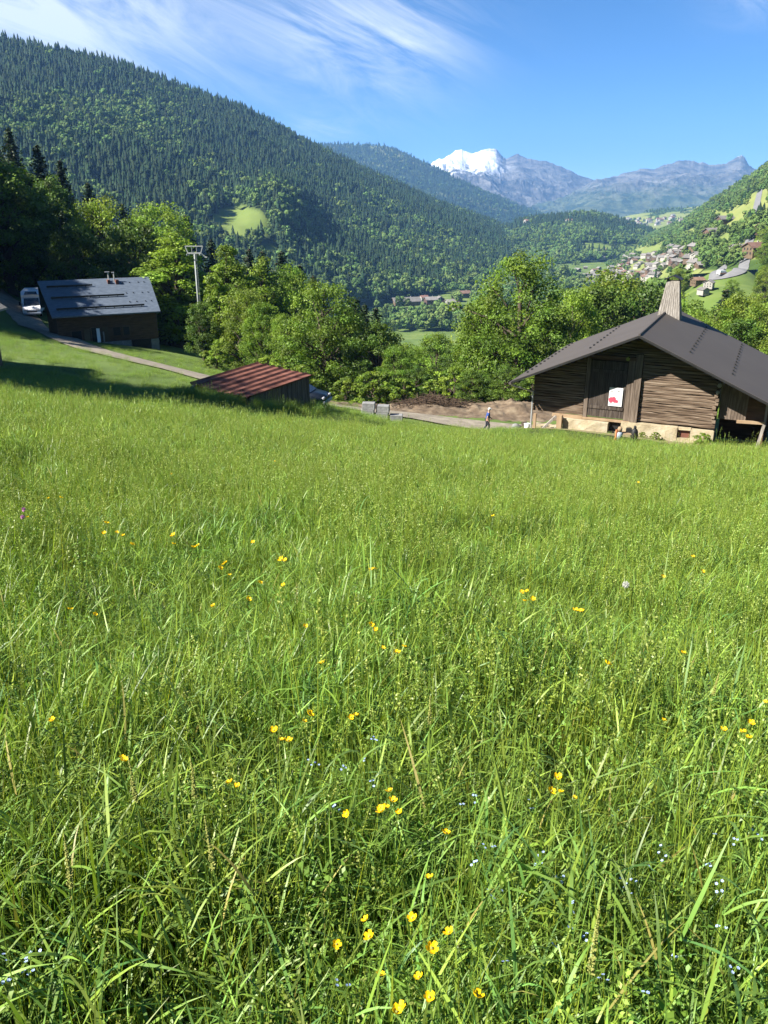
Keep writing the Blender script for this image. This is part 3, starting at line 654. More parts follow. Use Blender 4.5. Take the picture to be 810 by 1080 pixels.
def broadleaf(seed, H=1.0, prof='round', nclump=110, per=95, leaf=.016, wid=.42, low=.14):
    """unit-height tree; returns (trunk V,F), (crown V,F,tint)"""
    r = np.random.default_rng(seed)
    if prof == 'round': R = lambda t: np.sqrt(np.clip(1 - ((t - .42) / .60) ** 2, 0, 1)) * (1 - .15 * t)
    elif prof == 'tall': R = lambda t: np.clip(np.sin(np.clip(t * .93 + .07, 0, 1) ** .75 * math.pi), 0, 1) ** .7
    else: R = lambda t: np.clip(1.05 - t, 0, 1) ** .7 * np.clip(t * 4 + .5, 0, 1)
    lobes = [(r.uniform(0, 6.28), r.uniform(0, 1), r.uniform(.1, .5)) for _ in range(8)]
    cl = []
    while len(cl) < nclump:
        t = r.random() ** .9; a = r.uniform(0, 6.28); q = R(t)
        if r.random() > q + .12: continue
        k = .74
        for la, lt, lw in lobes:
            da = (a - la + math.pi) % (2 * math.pi) - math.pi
            k += lw * math.exp(-(da / .6) ** 2 - ((t - lt) / .16) ** 2)
        rho = wid * q * k * (r.random() ** .38)
        cl.append((rho * math.cos(a), rho * math.sin(a), low + (1 - low) * t * (.97 + .05 * r.random())))
    cl = np.array(cl)
    paths = []; top = .78 if prof != 'tall' else .92
    ax = lambda z: np.array([.025 * math.sin(z * 5 + seed), .025 * math.cos(z * 4 + seed), z])
    zz = np.linspace(-.04, top, 9); paths.append(([ax(z) for z in zz], [.026 * (1 - z / 1.05) ** .8 + .003 + (.012 if z < 0 else 0) for z in zz]))
    for i in r.choice(nclump, min(38, nclump), replace=False):
        e = cl[i]; z0 = max(.08, e[2] - r.uniform(.12, .35)); z0 = min(z0, top - .03); s = ax(z0); mid = (s + e) / 2 + np.array([0, 0, .03])
        rr = .012 * (1 - z0) + .0035; paths.append(([s, mid, e], [rr, rr * .65, rr * .25]))
    tV, tF = tubes_np(paths, 6)
    cs, ns, sz, ti = [], [], [], []
    for c in cl:
        rad = r.uniform(.04, .088) * (1.15 if prof == 'round' else .8); n = int(per * r.uniform(.6, 1.4))
        d = r.normal(size=(n, 3)); d /= np.linalg.norm(d, axis=1, keepdims=True); q = r.random((n, 1)) ** .45
        p = c + d * q * rad * np.array([1.15, 1.15, .75])
        cs.append(p); ns.append(d * .7 + np.array([0, 0, .55]) + r.normal(size=(n, 3)) * .55); sz.append(leaf * r.uniform(.65, 1.3, n))
        tv = r.uniform(.62, 1.32); h = r.uniform(-.1, .1)
        ti.append(np.repeat((np.array([[tv * (1 + h), tv, tv * (1 - h)]]) * r.uniform(.8, 1.2, (n, 1))), 4, 0))
    cV, cF = leaf_quads(np.concatenate(cs), np.concatenate(ns), np.concatenate(sz), r)
    return (tV, tF), (cV, cF, np.concatenate(ti))
def spruce(seed, wid=.17):
    r = np.random.default_rng(seed); paths = [([(0, 0, -.03), (0, 0, .5), (0, 0, .99)], [.017, .01, .002])]
    cs, ns, sz, ti = [], [], [], []
    z = .06
    while z < .985:
        t = (z - .06) / .93; R = wid * (1 - t) ** .8 * (1 if t > .08 else .75) + .012; nb = int(7 + 3 * (1 - t))
        ph = r.uniform(0, 6.28)
        for k in range(nb):
            a = ph + 2 * math.pi * k / nb + r.uniform(-.25, .25); L = R * r.uniform(.65, 1.15); tv = r.uniform(.7, 1.25)
            m = max(4, int(26 * L / wid)); q = r.random(m) ** .7
            d = np.array([math.cos(a), math.sin(a), 0]); s = np.array([-d[1], d[0], 0])
            p = d * (q * L)[:, None] + s * (r.normal(size=m) * .18 * L * (1.1 - q))[:, None]
            p[:, 2] = z - .38 * L * q + .22 * L * q ** 2 + r.normal(size=m) * .006 - np.abs(r.normal(size=m)) * .008
            cs.append(p); ns.append(np.array([0, 0, 1.]) + r.normal(size=(m, 3)) * .55 + d * .3); sz.append(.019 * r.uniform(.6, 1.25, m) * (1 - .45 * t))
            ti.append(np.repeat(np.array([[tv, tv, tv]]) * r.uniform(.8, 1.2, (m, 1)), 4, 0))
            if k % 2 == 0: paths.append(([(0, 0, z), tuple(d * L * .8 + np.array([0, 0, z - .2 * L]))], [.004, .001]))
        z += .021 * (1.15 - .45 * t)
    tV, tF = tubes_np(paths, 5)
    cV, cF = leaf_quads(np.concatenate(cs), np.concatenate(ns), np.concatenate(sz), r)
    return (tV, tF), (cV, cF, np.concatenate(ti))
def tree_proto(gen, leafm):
    (tV, tF), (cV, cF, T) = gen
    tm = mesh_np('trunk', tV, tF, True, [M['bark']]); cm = mesh_np('crown', cV, cF, False, [leafm]); cattr(cm, 'tint', T)
    return tm, cm
KIND = {
    'round': [tree_proto(broadleaf(s, prof='round', nclump=150, per=150, leaf=.0095, wid=.45, low=.1), M['leaf']) for s in (11, 12, 13, 14, 15)],
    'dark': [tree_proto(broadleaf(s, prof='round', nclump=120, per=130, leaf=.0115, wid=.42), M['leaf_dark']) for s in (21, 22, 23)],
    'tall': [tree_proto(broadleaf(s, prof='tall', nclump=130, per=130, leaf=.0095, wid=.23, low=.1), M['leaf']) for s in (31, 32)],
    'bush': [tree_proto(broadleaf(s, prof='round', nclump=70, per=90, leaf=.026, wid=.62, low=.02), M['leaf']) for s in (41, 42)],
    'spruce': [tree_proto(spruce(s, wd), M['needle']) for s, wd in ((51, .17), (52, .2), (53, .15))],
}
_tk = {k: 0 for k in KIND}
NAMES = {'round': 'broadleaf_tree', 'dark': 'broadleaf_tree', 'tall': 'slender_tree', 'bush': 'bush', 'spruce': 'spruce_tree'}
CATS = {'round': 'tree', 'dark': 'tree', 'tall': 'tree', 'bush': 'bush', 'spruce': 'tree'}
def plant(kind, x, y, z, h, wd, label, group, rz=None):
    tm, cm = KIND[kind][_tk[kind] % len(KIND[kind])]; _tk[kind] += 1
    e = empty(NAMES[kind], (x, y, z - .15), random.uniform(0, 6.28) if rz is None else rz)
    e.scale = (h * wd, h * wd, h)
    link(bpy.data.objects.new('trunk', tm), e); link(bpy.data.objects.new('crown', cm), e)
    tag(e, label, CATS[kind], group); return e
def tree_at(kind, px, py, Y, label, group=None, wd=1.0, minh=3):
    """a tree on the ground at distance Y whose top reaches the height seen at (px, py)"""
    p = at(px, py, Y); z = gz(p[0], p[1]); h = max(minh, p[2] - z)
    return plant(kind, p[0], p[1], z, h, wd, label, group)
# ------------------------------------------------------------------ the barn on the right
BARN = (7.738, 41.297, -10.069)
barn = empty('barn', BARN, math.radians(-25)); tag(barn, 'weathered log barn with dark metal roof and a tall wooden chimney beside the meadow', 'barn')
AP, SL, RS = 4.35, .445, 5.2
def rz_(s): return AP - SL * abs(s - RS)            # roof underside along the facade
rr_ = random.Random(3)
def rough_log(mb, s0, s1, z0, z1, y0, y1, cut=True):
    """one hewn log, its face broken into uneven lengths"""
    if cut:
        zt = z1 + .16
        lo = RS - (AP - zt) / SL; hi = RS + (AP - zt) / SL
        s0 = max(s0, lo); s1 = min(s1, hi)
        if s1 - s0 < .1: return
    n = max(1, int((s1 - s0) / .45)); xs = np.linspace(s0, s1, n + 1)
    of = rr_.uniform(-.014, .010); f = [y0 + of + rr_.uniform(-.012, .02) for _ in range(n + 1)]; zb = [z0 + rr_.choice((0, 0, rr_.uniform(0, .04))) for _ in range(n + 1)]; zt_ = [z1 - rr_.choice((0, 0, rr_.uniform(0.0, .05))) for _ in range(n + 1)]
    v = []
    for x, ff, b, t in zip(xs, f, zb, zt_):
        h = (t - b)
        v.append([mb.bm.verts.new(q) for q in ((x, y1, b), (x, ff + .008, b), (x, ff, b + h * .18), (x, ff - .003, b + h * .8), (x, ff + .012, t), (x, y1, t))])
    for a, b in zip(v, v[1:]):
        for k in range(6): mb.bm.faces.new([a[k], a[(k + 1) % 6], b[(k + 1) % 6], b[k]])
    mb.bm.faces.new(v[0][::-1]); mb.bm.faces.new(v[-1])
mb = MB(); z = 0.0
while z < AP - .3:
    h = rr_.choice((rr_.uniform(.07, .12), rr_.uniform(.12, .20)))
    if z < 2.9:
        rough_log(mb, .03, 2.62, z, z + h, 0, .12); rough_log(mb, 5.36, 8.78, z, z + h, 0, .12)
    else: rough_log(mb, .03, 8.9, z, z + h, 0, .12)
    z += h + .004
lw = mb.build('log_wall', M['old_wood'], barn)
# log ends standing out at the right corner
z = .05
while z < 2.2:
    mb = MB(); h = rr_.uniform(.17, .22); mb.bar((8.82 + rr_.uniform(-.04, .06), -.13 - rr_.uniform(0, .1), z + h / 2), (8.84, 1.2, z + h / 2), .16, h * .8); z += h + .02; mb.build('corner_log', M['old_wood'], barn)
mb = MB(); mb.tube([(8.9, -.36, 2.16), (8.9, .2, 2.16)], .10, 12); mb.build('beam_end', M['plaster'], barn)
mb = MB(); mb.tube([(8.86, -.32, 1.82), (8.86, .2, 1.82)], .085, 12); mb.build('beam_end', M['plaster'], barn)
mb = MB(); mb.poly_extrude([(.05, .125, 0), (8.8, .125, 0), (8.8, .125, rz_(8.8) - .17), (RS, .125, AP - .17), (.05, .125, rz_(.05) - .17)], (0, 10.2, 0))
mb.build('inner_wall', M['dark_wood'], barn)
mb = MB()
for k in range(8): mb.box((2.86 + k * .222, -.045 + rr_.uniform(-.008, .008), .02 + rr_.uniform(0, .02)), (2.86 + k * .222 + .216, .06, 2.86))
door = mb.build('door', M['door_wood'], barn)
for z0 in (.45, 2.3): mb = MB(); mb.box((2.88, -.085, z0), (4.6, -.047, z0 + .15)); mb.build('ledge', M['door_wood'], door)
mb = MB(); mb.box((2.66, -.1, -.03), (2.85, .1, 2.95)); mb.build('door_post', M['old_wood_v'], barn)
mb = MB(); mb.box((4.66, -.10, -.02), (4.98, .1, 2.96)); mb.build('door_post', M['old_wood_v'], barn)
mb = MB(); mb.box((5.0, -.17, -.04), (5.33, .1, 3.3)); mb.build('wall_post', M['old_wood_v'], barn)
mb = MB(); mb.box((2.5, -.13, 2.965), (5.34, .1, 3.13)); mb.build('lintel', M['dark_wood'], barn)
mb = MB(); mb.tube([(4.62, -.28, 3.06), (4.62, .2, 3.06)], .09, 10); mb.build('beam_end', M['seedhead'], barn)
mb = MB(); mb.box((2.5, -.14, -.14), (4.98, .1, -.035)); mb.build('threshold', M['new_wood'], barn)
mb = MB(); mb.box((1.1, -.15, -.16), (2.64, .1, -.02)); mb.build('sill_beam', M['new_wood'], barn)
# foundation
def stone_block(mb, a, b, n=6, j=.03):
    (x0, y0, z0), (x1, y1, z1) = a, b; nx = max(1, int((x1 - x0) / .5)); nz = 3
    g = [[mb.bm.verts.new((x0 + (x1 - x0) * i / nx + (rr_.uniform(-j, j) if 0 < i < nx else 0), y0 + rr_.uniform(-j, j), z0 + (z1 - z0) * k / nz + rr_.uniform(-j, j) * .6)) for i in range(nx + 1)] for k in range(nz + 1)]
    bk = [[mb.bm.verts.new((x0 + (x1 - x0) * i / nx, y1, z0 + (z1 - z0) * k / nz)) for i in range(nx + 1)] for k in range(nz + 1)]
    for k in range(nz):
        for i in range(nx):
            mb.bm.faces.new([g[k][i], g[k][i + 1], g[k + 1][i + 1], g[k + 1][i]]); mb.bm.faces.new([bk[k][i], bk[k + 1][i], bk[k + 1][i + 1], bk[k][i + 1]])
        mb.bm.faces.new([g[k][0], g[k + 1][0], bk[k + 1][0], bk[k][0]]); mb.bm.faces.new([g[k][nx], bk[k][nx], bk[k + 1][nx], g[k + 1][nx]])
    for i in range(nx):
        mb.bm.faces.new([g[nz][i], g[nz][i + 1], bk[nz][i + 1], bk[nz][i]]); mb.bm.faces.new([g[0][i], bk[0][i], bk[0][i + 1], g[0][i + 1]])
for a_, b_ in (((1.75, -.45, -1.5), (4.0, .5, -.16)), ((4.62, -.3, -1.5), (7.3, .5, -.06)), ((7.9, -.26, -1.5), (8.95, .5, -.09)), ((7.3, -.27, -1.5), (7.9, .5, -.55)), ((7.3, -.24, -.17), (7.9, .5, -.07)), ((.1, -.15, -1.9), (1.75, .5, -.75)), ((4.0, -.1, -1.5), (4.62, .5, -.62))):
    mb = MB(); stone_block(mb, a_, b_); mb.build('foundation', M['stone'], barn)
mb = MB(); mb.box((7.33, -.12, -.54), (7.87, .1, -.18)); mb.build('niche', M['rust'], barn)
mb = MB(); mb.box((4.05, .05, -.6), (4.58, .3, -.18)); mb.build('cellar_hatch', M['black'], barn)
# timber stair and props under the left corner
mb = MB(); mb.box((.25, -.62, -1.15), (.39, -.48, -.02)); mb.build('stair_post', M['new_wood'], barn)
mb = MB(); mb.bar((.45, -.6, -1.12), (1.35, -.25, -.1), .14, .1); mb.build('stringer', M['silver_wood'], barn)
mb = MB(); mb.bar((1.05, -.6, -1.1), (1.75, -.25, -.3), .14, .1); mb.build('stringer', M['silver_wood'], barn)
mb = MB(); mb.box((1.5, -.75, -.62), (1.75, -.46, .05)); mb.build('prop_block', M['new_wood'], barn)
# lean-to
mb = MB()
for k in range(9):
    s = 9.02 + k * .135; mb.box((s, .3 + rr_.uniform(-.012, .012), .46), (s + .128, .34, rz_(s + .13) - .14))
mb.build('lean_to_wall', M['old_wood_v'], barn); mb = MB()
for k in range(7):
    s = 10.235 + k * .135; mb.box((s, .3 + rr_.uniform(-.012, .012), 1.62), (s + .128, .34, rz_(s + .13) - .14))
mb.build('lean_to_wall', M['old_wood_v'], barn)
mb = MB(); mb.box((9.0, .5, .5), (11.15, 4.5, 1.6)); mb.build('lean_to_box', M['dark_wood'], barn)
mb = MB(); mb.box((9.0, 3.2, -1.2), (11.3, 3.35, .45)); mb.build('back_wall', M['dark_wood'], barn)
mb = MB(); mb.box((11.0, .6, -1.2), (11.1, 3.195, .45)); mb.build('back_wall', M['dark_wood'], barn)
mb = MB(); mb.bar((9.85, .22, .42), (11.08, .22, .47), .14, .13); mb.build('beam', M['new_wood'], barn)
mb = MB(); mb.bar((10.86, .1, -1.1), (11.06, .2, .42), .13, .13); mb.build('prop_post', M['silver_wood'], barn)
mb = MB(); mb.bar((11.07, .3, .4), (11.05, .3, 1.75), .1, .1); mb.build('prop_post', M['silver_wood'], barn)
# roof: two folded metal slopes, thin lip at the verge
def slope(side):
    mb = MB(); y0, y1 = -1.5, 11.0; se = RS + side * 6.2 if side > 0 else RS - 5.92
    top = AP + .06; ze = top - SL * abs(se - RS)
    mb.hexa([(se, y0, ze - .09), (RS, y0, top - .09), (RS, y1, top - .09), (se, y1, ze - .09), (se, y0, ze), (RS, y0, top), (RS, y1, top), (se, y1, ze)] if side < 0 else
            [(RS, y0, top - .09), (se, y0, ze - .09), (se, y1, ze - .09), (RS, y1, top - .09), (RS, y0, top), (se, y0, ze), (se, y1, ze), (RS, y1, top)])
    o = mb.build('roof', M['roof_metal'], barn)
    return o
roofs = {-1: slope(-1), 1: slope(1)}
mb = MB(); mb.tube([(RS, -1.51, AP + .075), (RS, 11.01, AP + .075)], .05, 8); mb.build('ridge_cap', M['roof_metal'], roofs[1])
mb = MB(); mb.box((-.04, -.08, .003), (.04, .08, .07)); GUARD = mb.build('snow_guard', M['black'], None); _g = GUARD; GUARD = GUARD.data; bpy.data.objects.remove(_g)
def guards(side, pts):
    (s0, n0), (s1, n1) = pts; k = int(abs(n1 - n0) / .85)
    for i in range(k + 1):
        t = i / k; s = s0 + (s1 - s0) * t; n_ = n0 + (n1 - n0) * t; z = AP + .06 - SL * abs(s - RS)
        g_ = link(bpy.data.objects.new('snow_guard', GUARD), roofs[side]); g_.location = (s, n_, z)
guards(1, ((7.35, .6), (7.35, 9.8))); guards(1, ((9.35, .6), (9.35, 10))); guards(-1, ((-.35, .0), (-.35, 10.2))); guards(-1, ((2.5, 1.2), (2.5, 9.5)))
mb = MB()
for side, se in ((-1, RS - 5.92), (1, RS + 6.2)):
    ze = AP + .02 - SL * abs(se - RS); mb.bar((se, -1.515, ze - .03), (RS, -1.515, AP - .01), .022, .10)
mb.build('verge_board', M['black'], barn)
mb = MB(); ze = AP - SL * 5.92 - .08; mb.tube([(-.82, -1.55, ze), (-.82, 11, ze)], .075, 8); mb.build('gutter', M['roof_metal'], barn)
mb = MB(); mb.tube([(-.82, -1.35, ze - .05), (-.76, -1.2, ze - .16), (.02, -.1, ze - .62), (.02, -.1, -1.1)], .05, 8); mb.build('downpipe', M['steel'], barn)
# chimney: tapered, clad in silvered boards
cx_, cy_ = 5.42, 8.2; zb, zt = 3.7, 6.12
ch = MB()
for fx, fy in ((1, 0), (-1, 0), (0, 1), (0, -1)):
    nb = 9
    for k in range(nb):
        a0, a1 = -1 + 2 * k / nb + .015, -1 + 2 * (k + 1) / nb - .015; jit = rr_.uniform(-.012, .018)
        def P(t, a, off):
            hw = (.66 if t == 0 else 0.33) + off + jit; zz = zb if t == 0 else zt
            w_ = (.66 if t == 0 else .33)
            return (cx_ + fx * hw + (a * w_ if fx == 0 else 0), cy_ + fy * hw + (a * w_ if fy == 0 else 0), zz)
        ch.hexa([P(0, a0, -.05), P(0, a1, -.05), P(0, a1, 0), P(0, a0, 0), P(1, a0, -.05), P(1, a1, -.05), P(1, a1, 0), P(1, a0, 0)])
ch.hexa([(cx_ - .6, cy_ - .6, zb), (cx_ + .6, cy_ - .6, zb), (cx_ + .6, cy_ + .6, zb), (cx_ - .6, cy_ + .6, zb), (cx_ - .3, cy_ - .3, zt - .05), (cx_ + .3, cy_ - .3, zt - .05), (cx_ + .3, cy_ + .3, zt - .05), (cx_ - .3, cy_ + .3, zt - .05)])
chim = ch.build('chimney', M['silver_wood'], roofs[1])
mb = MB(); mb.hexa([(cx_ - .47, cy_ - .47, zt + .03), (cx_ + .0, cy_ - .47, zt + .24), (cx_, cy_ + .47, zt + .24), (cx_ - .47, cy_ + .47, zt + .03), (cx_ - .47, cy_ - .47, zt + .08), (cx_, cy_ - .47, zt + .29), (cx_, cy_ + .47, zt + .29), (cx_ - .47, cy_ + .47, zt + .08)])
mb.hexa([(cx_ + .002, cy_ - .47, zt + .24), (cx_ + .47, cy_ - .47, zt + .03), (cx_ + .47, cy_ + .47, zt + .03), (cx_ + .002, cy_ + .47, zt + .24), (cx_ + .002, cy_ - .47, zt + .29), (cx_ + .47, cy_ - .47, zt + .08), (cx_ + .47, cy_ + .47, zt + .08), (cx_ + .002, cy_ + .47, zt + .29)])
for dx, dy in ((-.3, -.3), (.3, -.3), (.3, .3), (-.3, .3)): mb.box((cx_ + dx - .03, cy_ + dy - .03, zt - .1), (cx_ + dx + .03, cy_ + dy + .03, zt + .12))
mb.build('chimney_cap', M['black'], chim)
BM = Matrix.Translation(Vector(BARN)) @ Matrix.Rotation(math.radians(-25), 4, 'Z')
def bw(s, n, z): return BM @ Vector((s, n, z))
# poster on the barn door
pl = bw(3.87, -.1, .66)
poster = empty('poster', pl, math.radians(-25)); tag(poster, 'white paper poster with a red blot pinned to the barn door', 'poster')
mb = MB(); mb.box((0, -.006, 0), (.66, 0, .93)); mb.build('sheet', M['paper'], poster)
mb = MB()
for (cx0, cz0, r0) in ((.13, .32, .125), (.25, .36, .11), (.3, .26, .09), (.40, .25, .075), (.12, .24, .09)):
    mb.tube([(cx0, -.009 - r0 * .01, cz0), (cx0, -.0065, cz0)], r0, 16)
mb.box((.05, -.0085, .09), (.3, -.0065, .115)); mb.build('red_print', M['red'], poster)
mb = MB(); rt = random.Random(5)
for zz, x0, x1, hh in ((.70, .08, .2, .05), (.70, .24, .36, .03), (.72, .40, .5, .07), (.60, .2, .42, .022), (.56, .2, .42, .014), (.46, .36, .6, .012), (.16, .35, .58, .03)):
    x = x0
    while x < x1: dx = rt.uniform(.012, .03); mb.box((x, -.0085, zz), (min(x + dx, x1), -.0065, zz + hh)); x += dx + .012
mb.build('lettering', M['ink'], poster)

# small things in front of the barn
def gpt(px, py, Y): p = at(px, py, Y); return Vector((p[0], p[1], gz(p[0], p[1])))
p = gpt(661, 466, 36.4)
o = empty('work_table', p, math.radians(-20)); tag(o, 'low rough wooden work table in front of the stone foundation', 'table')
mb = MB(); mb.box((-.35, -.22, .36), (.3, .22, .41)); mb.build('table_top', M['new_wood'], o)
for sx in (-.31, .26):
    for sy in (-.18, .18): mb = MB(); mb.box((sx - .025, sy - .025, -.05), (sx + .025, sy + .025, .358)); mb.build('leg', M['silver_wood'], o)
o2 = empty('tool_case', p + Vector((.05, 0, .413)), math.radians(-20)); tag(o2, 'black tool case standing on the low work table', 'case')
mb = MB(); mb.box((-.14, -.09, 0), (.12, .09, .2)); mb.bevel(.012); mb.build('body', M['black'], o2)
mb = MB(); mb.tube([(-.08, 0, .2), (-.08, 0, .25), (.06, 0, .25), (.06, 0, .2)], .012, 6); mb.build('handle', M['black'], o2)
p = gpt(668, 467, 36.2)
o = empty('rubbish_sack', p, .3); tag(o, 'tall black sack standing right of the work table', 'sack')
mb = MB(); mb.ball((0, 0, .32), .2, 3, (.9, .8, 1.75), .05); mb.build('bag', M['black'], o, True)
mb = MB(); mb.ball((0, 0, .7), .07, 2, (1, 1, 1.3), .1); mb.build('knot', M['black'], o, True)
p = gpt(652.5, 466, 36.3)
o = empty('canister', p, .2); tag(o, 'orange and pale grey canister with tan lid beside the work table', 'canister')
mb = MB(); mb.tube([(0, 0, 0), (0, 0, .36), (0, 0, .42)], [.13, .14, .1], 12); mb.build('body', M['bluegrey'], o, True)
mb = MB(); mb.tube([(0, 0, .425), (0, 0, .58), (0, 0, .66)], [.09, .11, .07], 12); mb.build('lid', M['new_wood'], o, True)
mb = MB(); mb.bar((-.15, .02, 0), (-.13, .02, .52), .09, .1); mb.build('handle', M['orange'], o)
p = gpt(544, 443, 43.5)
o = MB().ball((0, 0, .22), .28, 3, (1.2, .8, .8), .07).build('cement_sack', M['grey_stone'], None, True); o.location = p; o.rotation_euler = (0, .5, .4); tag(o, 'pale grey sack slumped on the bare earth left of the barn', 'sack')
p = gpt(553, 442, 43)
o = MB().tube([(0, 0, -.1), (.02, 0, .3), (.0, .02, .48)], [.17, .15, .16], 10).build('tree_stump', M['bark'], None); o.location = p; tag(o, 'dark upright stump beside the white bucket left of the barn', 'stump')
p = gpt(556.3, 441.5, 42.8)
o = empty('bucket', p); tag(o, 'white plastic bucket near the left corner of the barn', 'bucket')
mb = MB(); mb.tube([(0, 0, 0), (0, 0, .36)], [.13, .16], 14); mb.build('body', M['white'], o, True)
mb = MB(); mb.tube([(0, 0, .34), (0, 0, .375)], [.172, .172], 14); mb.build('rim', M['white'], o)
mb = MB(); mb.tube([(-.16, 0, .34), (-.1, -.1, .24), (.1, -.1, .24), (.16, 0, .34)], .008, 5); mb.build('handle', M['steel'], o)

# ------------------------------------------------------------------ the rusty shed
A = Vector((-10.70, 44.0, -9.25)); D = Vector((-7.18, 42.0, -9.60)); Cc = Vector((-4.04, 46.5, -9.28)); B = A + Cc - D
shed = empty('shed', (A.x, A.y, gz(A.x, A.y))); tag(shed, 'low plank shed with rusty red ribbed sheet roof half hidden by the grass', 'shed')
O = Vector(shed.location); u_ = (D - A); v_ = (B - A)
nrm = u_.cross(v_).normalized()
if nrm.z < 0: nrm = -nrm
mb = MB(); n = 42                       # ribbed sheets: seams run from the low front edge to the far edge
vs0, vs1 = [], []
for i in range(n + 1):
    t = i / n; ph = (t * 7) % 1.0
    hgt = .10 if ph < .09 or ph > .91 else 0.0
    hgt += .006 * math.sin(t * 60)
    p0 = A + u_ * t + nrm * hgt - O; p1 = p0 + v_
    sag = nrm * (.02 * math.sin(t * 9))
    vs0.append(mb.bm.verts.new(p0 + sag)); vs1.append(mb.bm.verts.new(p1))
for i in range(n): mb.bm.faces.new([vs0[i], vs0[i + 1], vs1[i + 1], vs1[i]])
g = bmesh.ops.extrude_face_region(mb.bm, geom=mb.bm.faces[:])
for v in [x for x in g['geom'] if isinstance(x, bmesh.types.BMVert)]: v.co -= nrm * .03
mb.build('roof', M['rust'], shed)
ins = .22; e1 = u_.normalized(); e2 = v_.normalized()
a_ = A + e1 * ins + e2 * ins; d_ = D - e1 * ins + e2 * ins; c_ = Cc - e1 * ins - e2 * ins; b_ = B + e1 * ins - e2 * ins
def plank_wall(mb, p, q, drop, wd=.17):
    L = (q - p).length; k = int(L / wd); d = (q - p) / L; nn = Vector((d.y, -d.x, 0)).normalized()
    for i in range(k):
        s = p + d * (i * L / k + .005); e = p + d * ((i + 1) * L / k - .005); o_ = nn * rr_.uniform(-.01, .012)
        zz = gz(s.x, s.y) - .3
        mb.hexa([Vector((s.x, s.y, zz)) + o_ - O, Vector((e.x, e.y, zz)) + o_ - O, Vector((e.x, e.y, zz)) + o_ + nn * .025 - O, Vector((s.x, s.y, zz)) + o_ + nn * .025 - O,
                 s - nrm * drop + o_ - O, e - nrm * drop + o_ - O, e - nrm * drop + o_ + nn * .025 - O, s - nrm * drop + o_ + nn * .025 - O])
for p, q in ((a_, d_), (d_, c_), (c_, b_), (b_, a_)):
    mb = MB(); plank_wall(mb, p, q, .07); mb.build('plank_wall', M['old_wood_v'], shed)
for i in range(4):
    mb = MB(); t = .1 + .27 * i; mb.bar(A + u_ * t - nrm * .08 - e2 * .12 - O, B + u_ * t - nrm * .08 + e2 * .12 - O, .09, .1); mb.build('rafter', M['dark_wood'], shed)
mb = MB(); mb.box((A.x - O.x + .02, A.y - O.y - .1, A.z - O.z - .55), (A.x - O.x + .45, A.y - O.y + .2, A.z - O.z - .1)); mb.bevel(.06, 2); mb.build('barrel', M['bluegrey'], None).location = O
bpy.data.objects['barrel'].name = 'water_butt'; tag(bpy.data.objects['water_butt'], 'pale water butt under the low left corner of the rusty shed roof', 'barrel')

# ------------------------------------------------------------------ the slate-roofed house on the left
HZ = -10.4; hrz = math.atan2(4.8, 9.1)
house = empty('log_house', (-32.2, 80.0, -13.6), hrz); tag(house, 'long dark log house with blue grey slate roof in the shade beside the lane', 'house')
ez = HZ + 13.6; LEN = 10.3; RD = 5.0; RZ = ez + 3.05
def hs_roof(side):
    mb = MB(); y0, y1 = (0, RD) if side < 0 else (2 * RD, RD)
    a = [(-.1, y0, ez), (LEN + .1, y0, ez), (LEN + .35, RD, RZ), (-.5, RD, RZ)]
    if side > 0: a = [a[1], a[0], a[3], a[2]]
    mb.poly_extrude(a, (0, 0, .12)); return mb.build('roof', M['slate'], house)
rf = hs_roof(-1); hs_roof(1)
for k, (t, x0, x1) in enumerate(((.16, .5, 9.0), (.47, .3, 7.4), (.78, .2, 4.6))):
    mb = MB(); y = RD * t; zz = ez + (RZ - ez) * t + .13
    mb.bar((x0, y, zz + .16), (x1, y, zz + .16), .1, .16); xx = x0 + .1
    while xx < x1: mb.box((xx, y - .03, zz), (xx + .05, y + .03, zz + .12)); xx += .9
    mb.build('snow_bar', M['black'], rf)
for x in (7.7, 8.4, 9.3, 9.9):
    for t in (.3, .55, .85): g_ = link(bpy.data.objects.new('snow_guard', GUARD), rf); g_.location = (x, RD * t, ez + (RZ - ez) * t + .12)
mb = MB(); mb.tube([(6.4, 4.6, RZ - .4), (6.4, 4.6, RZ + .75)], .06, 8); mb.tube([(6.1, 4.6, RZ + .78), (6.55, 4.6, RZ + .78)], .05, 8); mb.build('flue', M['steel'], rf)
mb = MB(); mb.tube([(6.95, 4.5, RZ - .4), (6.95, 4.5, RZ + .7)], .07, 8); mb.tube([(6.75, 4.5, RZ + .72), (7.0, 4.5, RZ + .72)], .05, 8); mb.build('flue', M['steel'], rf)
mb = MB(); mb.box((6.2, 4.15, RZ - .42), (6.45, 4.75, RZ + .02)); mb.build('chimney_base', M['rust'], rf)
mb = MB(); mb.box((7.0, 4.05, RZ - .45), (7.3, 4.65, RZ + .0)); mb.build('chimney_base', M['rust'], rf)
mb = MB(); y0 = .75
zw = 0.55
while zw < ez + .3:
    h = .24; mb.bar((.35, y0, zw + h / 2), (LEN - .2, y0, zw + h / 2), .2, h * .96)
    zw += h
mb.build('log_wall', M['dark_wood'], house)
mb = MB(); mb.poly_extrude([(.4, y0 + .1, -.5), (.4, 2 * RD - .7, -.5), (.4, 2 * RD - .7, ez + .2), (.4, RD, RZ - .15), (.4, y0 + .1, ez + .2)], (LEN - .65, 0, 0)); mb.build('wall', M['dark_wood'], house)
for a_, b_ in (((.35, y0 - .12, -1.2), (7.3, y0 + .5, .5)), ((9.3, y0 - .12, -1.4), (LEN - .2, y0 + .5, .5))): mb = MB(); stone_block(mb, a_, b_); mb.build('stone_base', M['grey_stone'], house)
